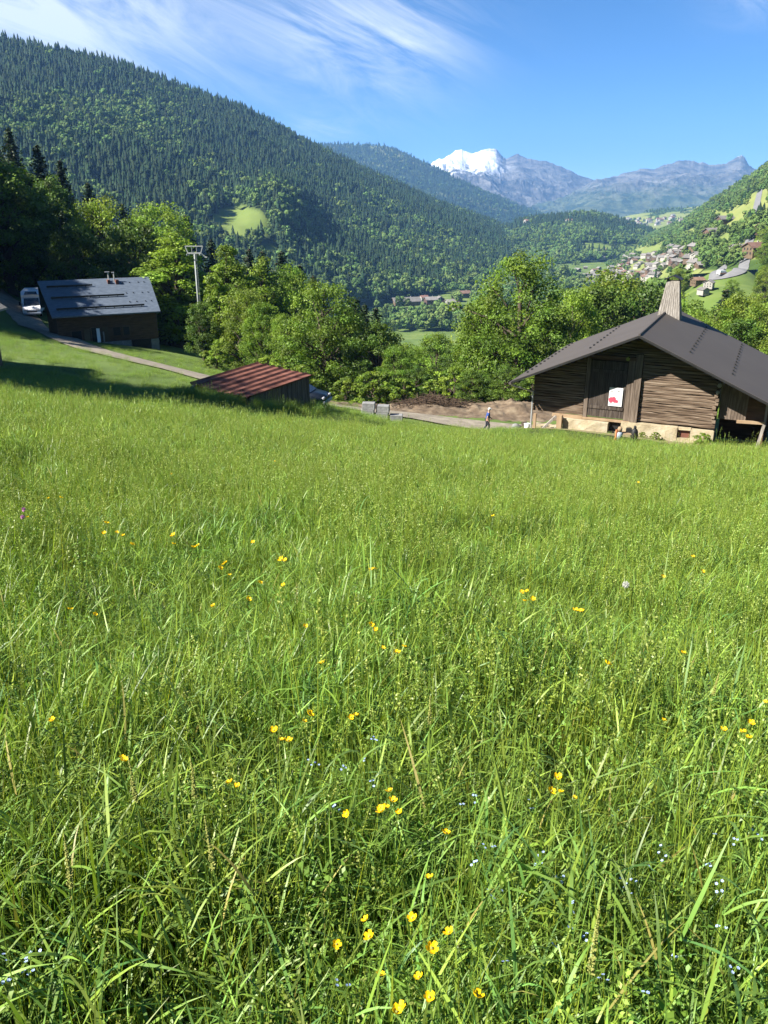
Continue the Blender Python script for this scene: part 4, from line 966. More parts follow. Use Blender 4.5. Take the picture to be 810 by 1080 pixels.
for x0, x1, z0, z1, nm in ((1.6, 2.5, .75, 1.75, 'window'), (3.5, 4.3, .55, 2.0, 'door'), (5.6, 6.3, 1.1, 1.9, 'window'), (6.6, 7.2, 1.1, 1.9, 'window')):
    mb = MB(); mb.box((x0, y0 - .13, z0), (x1, y0 - .1, z1)); f = mb.build(nm, M['black'], house)
    mb = MB(); mb.box((x0 - .09, y0 - .15, z0 - .08), (x0 - .003, y0 - .1, z1 + .08)); mb.box((x1 + .003, y0 - .15, z0 - .08), (x1 + .09, y0 - .1, z1 + .08)); mb.box((x0, y0 - .15, z1 + .003), (x1, y0 - .1, z1 + .08)); mb.build('frame', M['chalet_wood'], f)
mb = MB(); mb.box((2.75, y0 - .16, .6), (3.3, y0 - .11, 1.9)); mb.build('shutter', M['chalet_wood'], house)
mb = MB(); mb.box((4.5, y0 - .16, .6), (5.1, y0 - .11, 2.0)); mb.build('shutter', M['chalet_wood'], house)
mb = MB(); mb.box((7.4, y0 - .14, -1), (9.2, y0 + .4, .5)); mb.build('cellar_door', M['black'], house)
HM = Matrix.Translation(house.location) @ Matrix.Rotation(hrz, 4, 'Z')
for x, lab in ((4.05, 'pale board leaning on the log house wall beside its doorway'), (4.55, 'thin pale plank leaning right of the log house doorway')):
    q = HM @ Vector((x, y0 - .55, 0)); zz = gz(q.x, q.y)
    mb = MB(); mb.bar((0, 0, 0), (.06, .35, 1.35 if x < 4.2 else 1.1), .32 if x < 4.2 else .14, .03); o = mb.build('plank', M['white'] if x < 4.2 else M['silver_wood'], None); o.location = (q.x, q.y, max(zz, -13.4)); o.rotation_euler = (0, 0, hrz); tag(o, lab, 'plank')

# ------------------------------------------------------------------ building at the left edge
eb = empty('hay_barn', (-24.5, 47.0, gz(-24.5, 47))); tag(eb, 'old plank barn at the left picture edge showing only an eave corner', 'barn')
mb = MB(); mb.poly_extrude([(-.1, -4, -.8), (-7, -4, -.8), (-7, -4, 3.2), (-3.6, -4, 5.4), (-.1, -4, 3.2)], (0, 9, 0)); mb.build('plank_wall', M['old_wood_v'], eb)
for sx, x0 in ((1, .55), (-1, -7.7)):
    mb = MB(); xm = -3.6; z0 = 2.75; mb.hexa([(x0, -4.6, z0), (xm, -4.6, 5.5), (xm, 5.5, 5.5), (x0, 5.5, z0), (x0, -4.6, z0 + .12), (xm, -4.6, 5.62), (xm, 5.5, 5.62), (x0, 5.5, z0 + .12)]); mb.build('roof', M['silver_wood'], eb)
mb = MB(); stone_block(mb, (-7.1, -4.1, -1.2), (0.0, -3.8, .5)); mb.build('stone_base', M['grey_stone'], eb)
# ------------------------------------------------------------------ lane, track, banks
def tz(x, y):                                  # the ground as built
    r = GB.ray_cast(Vector((x, y, 500)), Vector((0, 0, -1))); return r[0].z
GB = make_bvh([TERR[0]])
def strip(name, pts, width, m, label, cat, lift=.05, step=1.0, tzf=None, cols=5):
    P = np.array(pts, float); s = np.concatenate([[0], np.cumsum(np.linalg.norm(np.diff(P, axis=0), axis=1))])
    n = int(s[-1] / step) + 2; t = np.linspace(0, s[-1], n)
    Q = np.stack([np.interp(t, s, P[:, k]) for k in range(2)], 1)
    k = max(1, int(4 / step)); ker = np.ones(2 * k + 1) / (2 * k + 1)
    Q = np.stack([np.convolve(np.pad(Q[:, c], k, mode='reflect', reflect_type='odd'), ker, 'valid') for c in range(2)], 1)
    d = np.gradient(Q, axis=0); d /= np.linalg.norm(d, axis=1, keepdims=True); nn = np.stack([-d[:, 1], d[:, 0]], 1)
    V = []
    for i in range(n):
        for c in range(cols):
            o_ = (c / (cols - 1) - .5) * width * (1 + .12 * (vnoise(t[i] * .5, c * 3.0, 3) - .5) * (c in (0, cols - 1)))
            x, y = Q[i] + nn[i] * o_; V.append((x, y, (tzf or tz)(x, y) + lift))
    i, j = np.meshgrid(np.arange(n - 1), np.arange(cols - 1), indexing='ij')
    F = np.stack([i * cols + j, (i + 1) * cols + j, (i + 1) * cols + j + 1, i * cols + j + 1], -1).reshape(-1, 4)
    me = mesh_np(name, V, F, True, [m]); o = link(bpy.data.objects.new(name, me)); tag(o, label, cat, kind='structure'); return Q
lane_pts = [G(px, py, Y)[:2] for px, py, Y in ((-40, 285, 130), (-15, 300, 115), (12, 318, 103), (45, 348, 85), (90, 367, 74), (130, 377, 68), (165, 386, 64.5), (200, 394, 61.5), (235, 402, 59.5), (270, 410, 58), (345, 426, 57), (400, 434, 56.5), (440, 441, 55.5), (490, 449, 54.5), (560, 456, 53))]
LANE = strip('lane', lane_pts, 3.4, M['gravel'], 'pale gravel lane curving down past the slate roofed house', 'lane', lift=.10, cols=7)
drive = [G(px, py, Y)[:2] for px, py, Y in ((52, 352, 83), (62, 346, 87), (75, 343, 90))]
def bank():
    nu, nv = 150, 60; V = []; px = np.linspace(330, 600, nu)
    for j in range(nv):
        v = j / (nv - 1)
        for i in range(nu):
            Y = 57.2 + 9 * v - (.9 * max(0, px[i] - 480) / 100); p = at(px[i], 440, Y); V.append((p[0], Y, 0))
    V = np.array(V); z = ground(V[:, 0], V[:, 1]); X = np.tile(px, nv); v = np.repeat(np.linspace(0, 1, nv), nu)
    hgt = .08 + .25 * sstep(400, 470, X) + .42 * np.exp(-((X - 540) / 34) ** 2) + .35 * np.exp(-((X - 455) / 26) ** 2)
    ed = sstep(330, 360, X) * (1 - sstep(575, 600, X))
    b = sstep(0, .45, v) * (1 - sstep(.65, 1, v)) * ed
    V[:, 2] = z + .12 * ed * (1 - np.abs(2 * v - 1)) - .03 + b * hgt * (.75 + .5 * fbm(V[:, 0] / 2.2, V[:, 1] / 2.2, 4, 61)) + b * (fbm(V[:, 0] / .7, V[:, 1] / .7, 4, 62) - .5) * .75 + ed * (fbm(V[:, 0] / .35, V[:, 1] / .35, 2, 63) - .5) * .16
    i, j = np.meshgrid(np.arange(nv - 1), np.arange(nu - 1), indexing='ij')
    F = np.stack([i * nu + j, i * nu + j + 1, (i + 1) * nu + j + 1, (i + 1) * nu + j], -1).reshape(-1, 4)
    o = link(bpy.data.objects.new('dirt_bank', mesh_np('dirt_bank', V, F, True, [M['dirt']]))); tag(o, 'bare brown earth bank dug along the track left of the barn', 'earth', kind='structure')
bank()
# heap of cut branches on the bank
mb = MB(); r2 = random.Random(8); pB = at(455, 433, 61.0); hz0 = gz(pB[0], pB[1]) + .6
for k in range(800):
    a = r2.uniform(0, 6.28); L = r2.uniform(.4, 1.3); cx0 = r2.gauss(0, 1.15); cy0 = r2.gauss(0, .45); cz0 = abs(r2.gauss(0, .28)) * max(.2, 1 - abs(cx0) / 2.4)
    d = Vector((math.cos(a), math.sin(a) * .6, r2.uniform(-.25, .45))).normalized() * L / 2; c0 = Vector((cx0, cy0, cz0))
    q = r2.uniform(.012, .035); mb.tube([c0 - d, c0 + d * .2 + Vector((0, 0, r2.uniform(-.05, .08))), c0 + d], [q, q * .8, q * .4], 4, False)
o = mb.build('brush_heap', M['brush'], None); o.location = (pB[0], pB[1], hz0); tag(o, 'long dark heap of cut branches on the earth bank', 'heap', kind='stuff')
# trodden earth in front of the barn
def apron():
    nu, nv = 60, 16; V = []
    for j in range(nv):
        for i in range(nu):
            s = -1.5 + 14.5 * i / (nu - 1); n_ = -1.7 + 2.4 * j / (nv - 1) + .25 * (vnoise(s * 1.3, 0, 71) - .5) * (j == 0)
            q = bw(s, n_, 0); V.append((q.x, q.y, 0))
    V = np.array(V); V[:, 2] = [tz(x, y) for x, y, _ in V]; V[:, 2] += .03
    i, j = np.meshgrid(np.arange(nv - 1), np.arange(nu - 1), indexing='ij')
    F = np.stack([i * nu + j, i * nu + j + 1, (i + 1) * nu + j + 1, (i + 1) * nu + j], -1).reshape(-1, 4)
    dm = mat('dry_verge', [(.20, .16, .09), (.30, .25, .15), (.16, .17, .06)], scale=2.2, rough=1, bump=.7, bscale=12)
    o = link(bpy.data.objects.new('dry_verge', mesh_np('dry_verge', V, F, True, [dm]))); tag(o, 'dry trodden strip of earth along the barn foundation', 'earth', kind='structure')
apron()

# ------------------------------------------------------------------ concrete blocks by the track
r3 = random.Random(4); k = 0
def block(px, Y, z_up, lab, rz=0):
    p = at(px, 437, Y); zz = tz(p[0], p[1]) + z_up
    mb = MB(); mb.box((-.42, -.28, 0), (.42, .28, .46)); mb.bevel(.03, 1)
    o = mb.build('concrete_block', M['grey_stone'], None); o.location = (p[0], p[1], zz); o.rotation_euler = (0, 0, rz); tag(o, lab, 'block', 'concrete blocks stacked by the track')
for px, up, lab in ((388, 0, 'grey concrete block at the left foot of the stack by the track'), (403, 0, 'grey concrete block in the middle of the bottom row by the track'), (418, 0, 'grey concrete block at the right end of the bottom row by the track'),
                    (389, .462, 'upper grey concrete block at the left of the stack by the track'), (404, .462, 'upper grey concrete block at the right of the stack by the track')):
    block(px, 51.5, up, lab, r3.uniform(-.12, .12))

# ------------------------------------------------------------------ vehicles
def wheel(parent, x, y, r, wd):
    t = MB().tube([(x, y - wd / 2, r), (x, y + wd / 2, r)], r, 18).build('wheel', M['rubber'], parent)
    MB().tube([(x, y - wd / 2 - .012, r), (x, y + wd / 2 + .012, r)], r * .6, 14).build('rim', M['steel'], t); return t
p = at(36, 326, 99); mz = tz(p[0], p[1])
mh = empty('motorhome', (p[0], p[1], mz), math.radians(-72)); tag(mh, 'white motorhome parked on the grass beside the shaded lane', 'motorhome')
mb = MB(); mb.poly_extrude([(-3.6, -1.1, .55), (2.0, -1.1, .55), (2.0, -1.1, 1.55), (1.55, -1.1, 2.1), (1.75, -1.1, 2.45), (1.2, -1.1, 2.82), (-3.5, -1.1, 2.82), (-3.6, -1.1, 2.7)], (0, 2.2, 0)); mb.bevel(.05, 2); mb.build('body', M['white'], mh)
mb = MB(); mb.poly_extrude([(2.0, -.98, .4), (3.2, -.98, .4), (3.22, -.98, .95), (3.05, -.98, 1.12), (2.3, -.98, 1.28), (1.6, -.98, 2.06), (1.5, -.98, 2.06), (1.5, -.98, .4)], (0, 1.96, 0)); mb.bevel(.04, 2); mb.build('cab', M['white'], mh)
mb = MB(); mb.hexa([(2.32, -.86, 1.31), (2.32, .86, 1.31), (2.36, .86, 1.31), (2.36, -.86, 1.31), (1.66, -.8, 2.06), (1.66, .8, 2.06), (1.70, .8, 2.06), (1.70, -.8, 2.06)]); mb.build('windscreen', M['glass'], mh)
mb = MB(); mb.hexa([(1.74, -.72, 2.49), (1.74, .72, 2.49), (1.78, .72, 2.49), (1.78, -.72, 2.49), (1.32, -.62, 2.80), (1.32, .62, 2.80), (1.36, .62, 2.80), (1.36, -.62, 2.80)]); mb.build('roof_window', M['glass'], mh)
for sy in (-1, 1):
    mb = MB(); mb.box((3.16, sy * .62 - .2, .78), (3.235, sy * .62 + .2, .96)); mb.build('headlight', M['lamp'], mh)
    mb = MB(); mb.poly_extrude([(1.65, sy * .985, 1.3), (2.2, sy * .985, 1.3), (1.65, sy * .985, 1.9)], (0, sy * .02, 0)); mb.build('side_window', M['glass'], mh)
    mb = MB(); mb.bar((1.95, sy * 1.0, 1.45), (2.0, sy * 1.35, 1.5), .05, .05); mb.box((1.93, sy * 1.3 - .09, 1.35), (2.0, sy * 1.3 + .09, 1.7)); mb.build('mirror', M['black'], mh)
    for x0, x1 in ((-2.9, -1.9), (-.8, .2)):
        mb = MB(); mb.box((x0, sy * 1.1 - .01, 1.65), (x1, sy * 1.1 + .012 * sy + .01, 2.2)); mb.build('side_window', M['glass'], mh)
    for x in (2.45, -1.9): wheel(mh, x, sy * .9, .34, .22)
mb = MB(); mb.box((3.2, -.55, .62), (3.235, .55, .76)); mb.build('grille', M['black'], mh)
mb = MB(); mb.box((3.16, -.96, .38), (3.28, .96, .58)); mb.bevel(.03); mb.build('bumper', M['bluegrey'], mh)
mb = MB(); mb.box((-3.5, -1.125, 1.0), (1.8, -1.104, 1.12)); mb.build('side_stripe', M['bluegrey'], mh)

p = at(314, 428, 50.8); cz = tz(p[0], p[1])
car = empty('parked_car', (p[0], p[1], cz), math.radians(-14)); tag(car, 'dark blue car nosing out from behind the rusty roofed shed', 'car')
mb = MB(); mb.poly_extrude([(-2.0, -.82, .28), (1.95, -.82, .28), (2.05, -.82, .55), (1.95, -.82, .78), (1.05, -.82, .98), (-1.95, -.82, 1.02), (-2.05, -.82, .6)], (0, 1.64, 0)); mb.bevel(.07, 2); mb.build('body', M['navy'], car, True)
mb = MB(); mb.hexa([(-1.95, -.76, .98), (1.12, -.76, .96), (1.12, .76, .96), (-1.95, .76, .98), (-1.5, -.6, 1.5), (.25, -.6, 1.5), (.25, .6, 1.5), (-1.5, .6, 1.5)]); mb.bevel(.06, 2); mb.build('roof', M['navy'], car)
mb = MB(); mb.hexa([(1.06, -.66, 1.02), (1.06, .66, 1.02), (1.09, .66, 1.02), (1.09, -.66, 1.02), (.34, -.54, 1.45), (.34, .54, 1.45), (.37, .54, 1.45), (.37, -.54, 1.45)]); mb.build('windscreen', M['glass'], car)
for sy in (-1, 1):
    mb = MB(); mb.hexa([(-1.7, sy * .775 - .006, 1.04), (.85, sy * .775 - .006, 1.04), (.85, sy * .775 + .006, 1.04), (-1.7, sy * .775 + .006, 1.04), (-1.4, sy * .64 - .006, 1.42), (.2, sy * .64 - .006, 1.42), (.2, sy * .64 + .006, 1.42), (-1.4, sy * .64 + .006, 1.42)]); mb.build('side_window', M['glass'], car)
    mb = MB(); mb.box((1.86, sy * .6 - .16, .6), (2.02, sy * .6 + .16, .76)); mb.bevel(.03); mb.build('headlight', M['lamp'], car)
    for x in (1.3, -1.3): wheel(car, x, sy * .76, .31, .2)
mb = MB(); mb.box((1.9, -.8, .3), (2.1, .8, .52)); mb.bevel(.04); mb.build('bumper', M['bluegrey'], car)

# ------------------------------------------------------------------ ski lift pylon
p = at(210, 330, 90); pz = tz(p[0], p[1]); tp = at(205.8, 267, 90)
py_ = empty('lift_pylon', (p[0], p[1], pz), 0); tag(py_, 'pale steel ski lift pylon with a framed crossarm among the trees', 'pylon')
py_.scale = (.72,) * 3; H = (tp[2] - pz) / .72
MB().tube([(0, 0, -.5), (0, 0, H * .5), (0, 0, H)], [.19, .145, .11], 14).build('mast', M['pylon'], py_, True)
mb = MB(); mb.bar((-.95, 0, H), (.95, 0, H), .22, .2); mb.bar((-1.32, 0, H + .98), (1.32, 0, H + .98), .15, .14); mb.bar((-.95, 0, H), (-1.28, 0, H + .95), .12, .12); mb.bar((.95, 0, H), (1.28, 0, H + .95), .12, .12)
for x in (-.35, .35): mb.bar((x, 0, H), (x, 0, H + .95), .06, .06)
mb.build('crossarm', M['steel'], py_)
for sx in (-1, 1):
    mb = MB(); mb.bar((sx * .95, -.9, H - .12), (sx * .95, .9, H - .12), .1, .14)
    for q in (-.75, -.25, .25, .75): mb.tube([(sx * .95 - .05, q, H - .2), (sx * .95 + .05, q, H - .2)], .17, 10)
    mb.build('sheave_train', M['steel'], py_)
mb = MB(); mb.bar((.95, -.1, H - .05), (1.75, -.1, H - .55), .06, .06); mb.box((1.45, -.3, H - .62), (1.9, .1, H - .5)); mb.build('platform', M['steel'], py_)
mb = MB(); z0 = .5
mb.bar((.38, -.2, 0), (.26, -.2, H), .03, .03); mb.bar((.38, .2, 0), (.26, .2, H), .03, .03)
while z0 < H: mb.bar((.36, -.2, z0), (.36, .2, z0), .025, .025); z0 += .35
mb.build('ladder', M['steel'], py_)

# ------------------------------------------------------------------ the person walking
def skin_mesh(name, verts, edges, radii, m, parent=None, sub=2, root=0):
    me = bpy.data.meshes.new(name); me.from_pydata(verts, edges, []); o = bpy.data.objects.new(name, me); C.objects.link(o)
    sm = o.modifiers.new('skin', 'SKIN'); sm.use_smooth_shade = True
    for i, r in enumerate(radii):
        v = me.skin_vertices[0].data[i]; v.radius = r if isinstance(r, tuple) else (r, r); v.use_root = (i == root)
    s = o.modifiers.new('sub', 'SUBSURF'); s.levels = sub; s.render_levels = sub
    dg = bpy.context.evaluated_depsgraph_get(); out = bpy.data.meshes.new_from_object(o.evaluated_get(dg))
    bpy.data.objects.remove(o); out.name = name; out.materials.clear(); out.materials.append(m)
    out.polygons.foreach_set('use_smooth', np.ones(len(out.polygons), bool))
    return link(bpy.data.objects.new(name, out), parent)
p = at(513.5, 456, 52.0); pzz = tz(p[0], p[1])
per = empty('person', (p[0], p[1], pzz), 0); per.scale = (.95,) * 3
tag(per, 'person in white cap, blue top and dark trousers walking right along the track', 'person')
# walking towards +x; z up
bv = [(0, 0, .93), (.02, 0, 1.12), (.04, 0, 1.32), (.06, 0, 1.46), (.085, 0, 1.54), (.11, 0, 1.63), (.115, 0, 1.72),
      (.03, -.09, .86), (.13, -.10, .48), (.02, -.10, .08), (.14, -.10, .03),
      (-.02, .09, .86), (-.04, .10, .48), (-.28, .10, .12), (-.17, .10, .03),
      (.05, -.19, 1.38), (-.05, -.23, 1.12), (.05, -.23, .9), (.08, -.22, .80),
      (.05, .19, 1.38), (.10, .23, 1.12), (.28, .21, .98), (.35, .2, .92)]
be = [(0, 1), (1, 2), (2, 3), (3, 4), (4, 5), (5, 6), (0, 7), (7, 8), (8, 9), (9, 10), (0, 11), (11, 12), (12, 13), (13, 14), (2, 15), (15, 16), (16, 17), (17, 18), (2, 19), (19, 20), (20, 21), (21, 22)]
br = [(.13, .16), (.12, .15), (.12, .18), (.065, .07), (.055, .055), (.085, .075), (.06, .055), .085, .06, .042, .035, .085, .06, .042, .035, .06, .048, .036, .03, .06, .048, .036, .03]
skin_mesh('body', bv, be, br, M['skin'], per)
tv = [(0, 0, .90), (.02, 0, 1.12), (.04, 0, 1.32), (.055, 0, 1.43), (.05, -.19, 1.38), (-.02, -.215, 1.2), (.05, .19, 1.38), (.08, .215, 1.2)]
skin_mesh('shirt', tv, [(0, 1), (1, 2), (2, 3), (2, 4), (4, 5), (2, 6), (6, 7)], [(.145, .175), (.14, .17), (.14, .2), (.085, .09), .08, .066, .08, .066], M['shirt'], per)
tv = [(0, 0, .95), (.03, -.09, .84), (.13, -.10, .48), (.03, -.10, .12), (-.02, .09, .84), (-.04, .10, .48), (-.26, .10, .15)]
skin_mesh('trousers', tv, [(0, 1), (1, 2), (2, 3), (0, 4), (4, 5), (5, 6)], [(.135, .17), .105, .078, .062, .105, .078, .062], M['trousers'], per)
for a, b in (((.02, -.10, .045), (.17, -.10, .035)), ((-.28, .10, .09), (-.15, .10, .03))):
    skin_mesh('shoe', [a, ((a[0] + b[0]) / 2, a[1], (a[2] + b[2]) / 2), b], [(0, 1), (1, 2)], [.05, .05, .035], M['black'], per, 1)
capo = MB().ball((.11, 0, 1.70), .105, 3, (1.08, .95, .75)).build('cap', M['cap'], per, True)
mb = MB(); mb.ball((.21, 0, 1.685), .08, 2, (1.1, .95, .14)); mb.build('brim', M['cap'], capo, True)
MB().ball((.205, 0, 1.61), .02, 2, (1.1, .7, 1.2)).build('nose', M['skin'], per, True)
for sy in (-1, 1):
    MB().ball((.10, sy * .082, 1.62), .022, 2, (.8, .4, 1.2)).build('ear', M['skin'], per, True)
    MB().ball((.178, sy * .032, 1.635), .011, 1).build('eye', M['black'], per, True)
MB().ball((.06, 0, 1.63), .078, 2, (.75, 1.02, .9)).build('hair', M['fluff'], per, True)
for sx, pts in ((-1, (.08, -.22, .80)), (1, (.35, .2, .92))):      # hands with fingers
    b = Vector(pts); d = Vector((.05, 0, -.09)) if sx < 0 else Vector((.09, 0, -.02)); mb = MB()
    for k in range(4): q = b + Vector((0, (k - 1.5) * .018, 0)) + d * .35; mb.tube([q, q + d * .55, q + d * (.95 + .1 * (k in (1, 2))) + Vector((-.015, 0, -.01))], [.009, .008, .006], 6)
    q = b + Vector((.01, -.03 * sx, 0)); mb.tube([q, q + d * .4 + Vector((.02, -.015 * sx, 0)), q + d * .65 + Vector((.02, -.015 * sx, 0))], [.011, .009, .007], 6)
    mb.build('fingers', M['skin'], per)

# ------------------------------------------------------------------ valley and village houses
def house_mesh(L_, W_, Hw, Hr, ov, wm, rm):
    mb = MB(); mb.poly_extrude([(-L_ / 2, -W_ / 2, -1.5), (-L_ / 2, W_ / 2, -1.5), (-L_ / 2, W_ / 2, Hw), (-L_ / 2, 0, Hw + Hr - .05), (-L_ / 2, -W_ / 2, Hw)], (L_, 0, 0))
    bmesh.ops.recalc_face_normals(mb.bm, faces=mb.bm.faces); w_ = bpy.data.meshes.new('village_house'); mb.bm.to_mesh(w_); mb.bm.free(); w_.materials.append(wm)
    mb = MB(); k = Hr / (W_ / 2); e = W_ / 2 + ov
    mb.poly_extrude([(-L_ / 2 - ov, -e, Hw - k * ov), (-L_ / 2 - ov, 0, Hw + Hr), (-L_ / 2 - ov, e, Hw - k * ov), (-L_ / 2 - ov, e, Hw - k * ov + .35), (-L_ / 2 - ov, 0, Hw + Hr + .35), (-L_ / 2 - ov, -e, Hw - k * ov + .35)], (L_ + 2 * ov, 0, 0))
    bmesh.ops.recalc_face_normals(mb.bm, faces=mb.bm.faces); r_ = bpy.data.meshes.new('roof'); mb.bm.to_mesh(r_); mb.bm.free(); r_.materials.append(rm)
    mb = MB()
    for z0 in (.9, 3.4):
        if z0 + 1.2 > Hw + .5: continue
        for i in range(4):
            x = -L_ / 2 + L_ * (i + .65) / 4.3; mb.box((x - .5, -W_ / 2 - .06, z0), (x + .5, -W_ / 2 - .02, z0 + 1.25))
        for i in range(3):
            y = -W_ / 2 + W_ * (i + .8) / 3.6
            for sx in (-1, 1): mb.box((sx * (L_ / 2 + .04) - .02, y - .45, z0), (sx * (L_ / 2 + .04) + .02, y + .45, z0 + 1.25))
    bmesh.ops.recalc_face_normals(mb.bm, faces=mb.bm.faces); g_ = bpy.data.meshes.new('windows'); mb.bm.to_mesh(g_); mb.bm.free(); g_.materials.append(M['glass'])
    mb = MB(); mb.box((L_ * .2, W_ * .1, Hw), (L_ * .2 + .8, W_ * .1 + .8, Hw + Hr + 1.0)); bmesh.ops.recalc_face_normals(mb.bm, faces=mb.bm.faces); c_ = bpy.data.meshes.new('chimney'); mb.bm.to_mesh(c_); mb.bm.free(); c_.materials.append(M['plaster'])
    return w_, r_, g_, c_
HK = {('wood', 'grey'): house_mesh(13, 10, 5.2, 2.6, 1.1, M['chalet_wood'], M['roof_grey']), ('white', 'grey'): house_mesh(12, 10, 5.6, 2.5, .9, M['plaster'], M['roof_grey']),
      ('wood', 'brown'): house_mesh(11, 9, 5, 2.4, 1.0, M['chalet_wood'], M['roof_brown']), ('white', 'brown'): house_mesh(12, 10, 5.6, 2.6, .9, M['plaster'], M['roof_brown']),
      ('barn', 'grey'): house_mesh(30, 14, 4.2, 3.6, 1.2, M['chalet_wood'], M['roof_grey']), ('barn', 'brown'): house_mesh(15, 9, 4.0, 2.6, 1.2, M['chalet_wood'], M['roof_brown'])}
rh = random.Random(12)
HOUSES = []
def put_house(px, py, kind, label, group, rz=None, sc=None):
    h = hit(px, py)
    if h is None: return
    d = h.length; w_, r_, g_, c_ = HK[kind]; s = sc or rh.uniform(.85, 1.15)
    o = link(bpy.data.objects.new('village_house' if kind[0] != 'barn' else 'barn', w_)); o.location = (h.x, h.y, h.z + .6); o.rotation_euler = (0, 0, rh.choice((0, 1.57)) + rh.uniform(-.4, .4) + .35 if rz is None else rz); o.scale = (s,) * 3
    tag(o, label, 'house' if kind[0] != 'barn' else 'barn', group)
    ro = link(bpy.data.objects.new('roof', r_), o); link(bpy.data.objects.new('windows', g_), o); link(bpy.data.objects.new('chimney', c_), ro)
    HOUSES.append((h.x, h.y, 9 * s)); return o
# big ones told apart by eye
put_house(428, 322, ('barn', 'grey'), 'long low grey roofed hall at the left of the valley floor houses', 'buildings on the valley floor', .35, 1.0)
put_house(454, 321, ('wood', 'grey'), 'brown chalet right beside the long grey hall on the valley floor', 'buildings on the valley floor', .3, .95)
put_house(464, 319.5, ('wood', 'grey'), 'grey roofed chalet second from the long hall on the valley floor', 'buildings on the valley floor', 1.7, .85)
put_house(475, 323, ('white', 'grey'), 'pale house with grey roof in front of the valley floor chalets', 'buildings on the valley floor', .2, .8)
put_house(482, 318, ('wood', 'grey'), 'chalet with dark timber gable right of the valley floor cluster', 'buildings on the valley floor', 1.2, .95)
put_house(490, 314, ('wood', 'brown'), 'reddish brown chalet highest of the valley floor cluster', 'buildings on the valley floor', .4, 1.0)
put_house(447, 317.5, ('white', 'brown'), 'small pale house with brown roof behind the long grey hall', 'buildings on the valley floor', .4, .7)
put_house(744, 283, ('barn', 'grey'), 'wide grey roofed barn beside the green slope right of the village', 'barns above the village', .15, .42)
put_house(727, 287, ('barn', 'grey'), 'broad pale roofed barn next to the hairpin road', 'barns above the village', 1.2, .45)
put_house(795, 271, ('wood', 'brown'), 'large brown roofed chalet on the slope at the right picture edge', 'chalets on the near right slope', .35, .8)
put_house(777, 268, ('white', 'grey'), 'white chalet half hidden by trees left of the brown roofed chalet', 'chalets on the near right slope', .2, .55)
put_house(735, 302, ('wood', 'brown'), 'small orange brown hut above the barn chimney on the green slope', 'huts below the hairpin road', .3, .34)
put_house(747, 305, ('white', 'grey'), 'small white walled hut with dark roof right of the brown hut', 'huts below the hairpin road', 1.0, .28)
put_house(741, 312, ('white', 'grey'), 'low pale hut nearest to the barn roof below the hairpin road', 'huts below the hairpin road', 1.9, .24)
put_house(752, 252.5, ('wood', 'grey'), 'lonely grey roofed chalet in the woods above the village', 'chalets scattered on the right hillside', .2, 1.0)
put_house(764, 238, ('wood', 'grey'), 'lonely chalet on the high pasture of the right hillside', 'chalets scattered on the right hillside', .2, .9)
put_house(806, 247, ('wood', 'brown'), 'lonely brown chalet on the hillside at the right picture edge', 'chalets scattered on the right hillside', .2, .7)
CLUST = [('upper', (690, 738, 263, 286), 36, 'upper part of the village'), ('lower', (608, 694, 282, 303), 56, 'lower part of the village'), ('middle', (652, 694, 270, 284), 22, 'middle of the village'), ('far', (628, 668, 266, 274), 14, 'far end of the village')]
for nm, (x0, x1, y0, y1), n, where in CLUST:
    k = 0; tries = 0
    while k < n and tries < 900:
        tries += 1
        px, py = rh.uniform(x0, x1), rh.uniform(y0, y1)
        if nm == 'lower' and py < 284 - (px - 612) * .05: continue
        h = hit(px, py)
        if h is None: continue
        if any((h.x - a) ** 2 + (h.y - b) ** 2 < (c * 1.15) ** 2 for a, b, c in HOUSES): continue
        kind = rh.choices([('wood', 'grey'), ('white', 'grey'), ('wood', 'brown'), ('white', 'brown')], [.5, .36, .05, .09])[0]
        lab = {'wood': 'brown timber', 'white': 'pale plastered'}[kind[0]] + ' chalet with ' + kind[1] + ' roof in the ' + where
        put_house(px, py, kind, lab, lab.replace('chalet', 'chalets').replace(' roof ', ' roofs '), sc=rh.uniform(.5, .78) if nm != 'far' else rh.uniform(.7, 1.0)); k += 1
for k in range(22):
    px = rh.uniform(648, 722); py = 236 - (px - 650) * .05 + rh.uniform(-5, 5)
    put_house(px, py, rh.choice([('white', 'brown'), ('white', 'grey')]), 'tiny white house of the far hamlet below the mountains', 'houses of the far hamlet', sc=rh.uniform(1.0, 1.5))
for px, py in ((600, 236), (556, 236)): put_house(px, py, ('white', 'brown'), 'tiny white house on top of the wooded hill', 'houses on the wooded hill', sc=1.3)
# hairpin road on the right slope and the yard on the valley floor
HB = make_bvh([TERR[0], TERR[-1]])
def hz2(x, y): return HB.ray_cast(Vector((x, y, 900)), Vector((0, 0, -1)))[0].z
rp = []
for px, py in ((782, 270), (776, 274), (769, 277), (762, 281), (757, 286), (754, 291), (757, 295), (763, 294), (771, 291), (780, 288), (790, 286)):
    h = hit(px, py); rp.append((h.x, h.y))
asph = mat('asphalt', [(.16, .16, .165), (.24, .24, .245)], scale=.3, rough=.9)
strip('road', rp, 4.6, asph, 'grey hairpin road bending on the green slope above the barn', 'road', lift=.35, step=2.0, tzf=hz2)
yard = [hit(px, py) for px, py in ((402, 333), (420, 329), (440, 327), (462, 327), (480, 326))]
strip('parking_yard', [(h.x, h.y) for h in yard], 26, M['gravel'], 'pale gravel yard before the valley floor houses', 'yard', lift=.4, step=5)
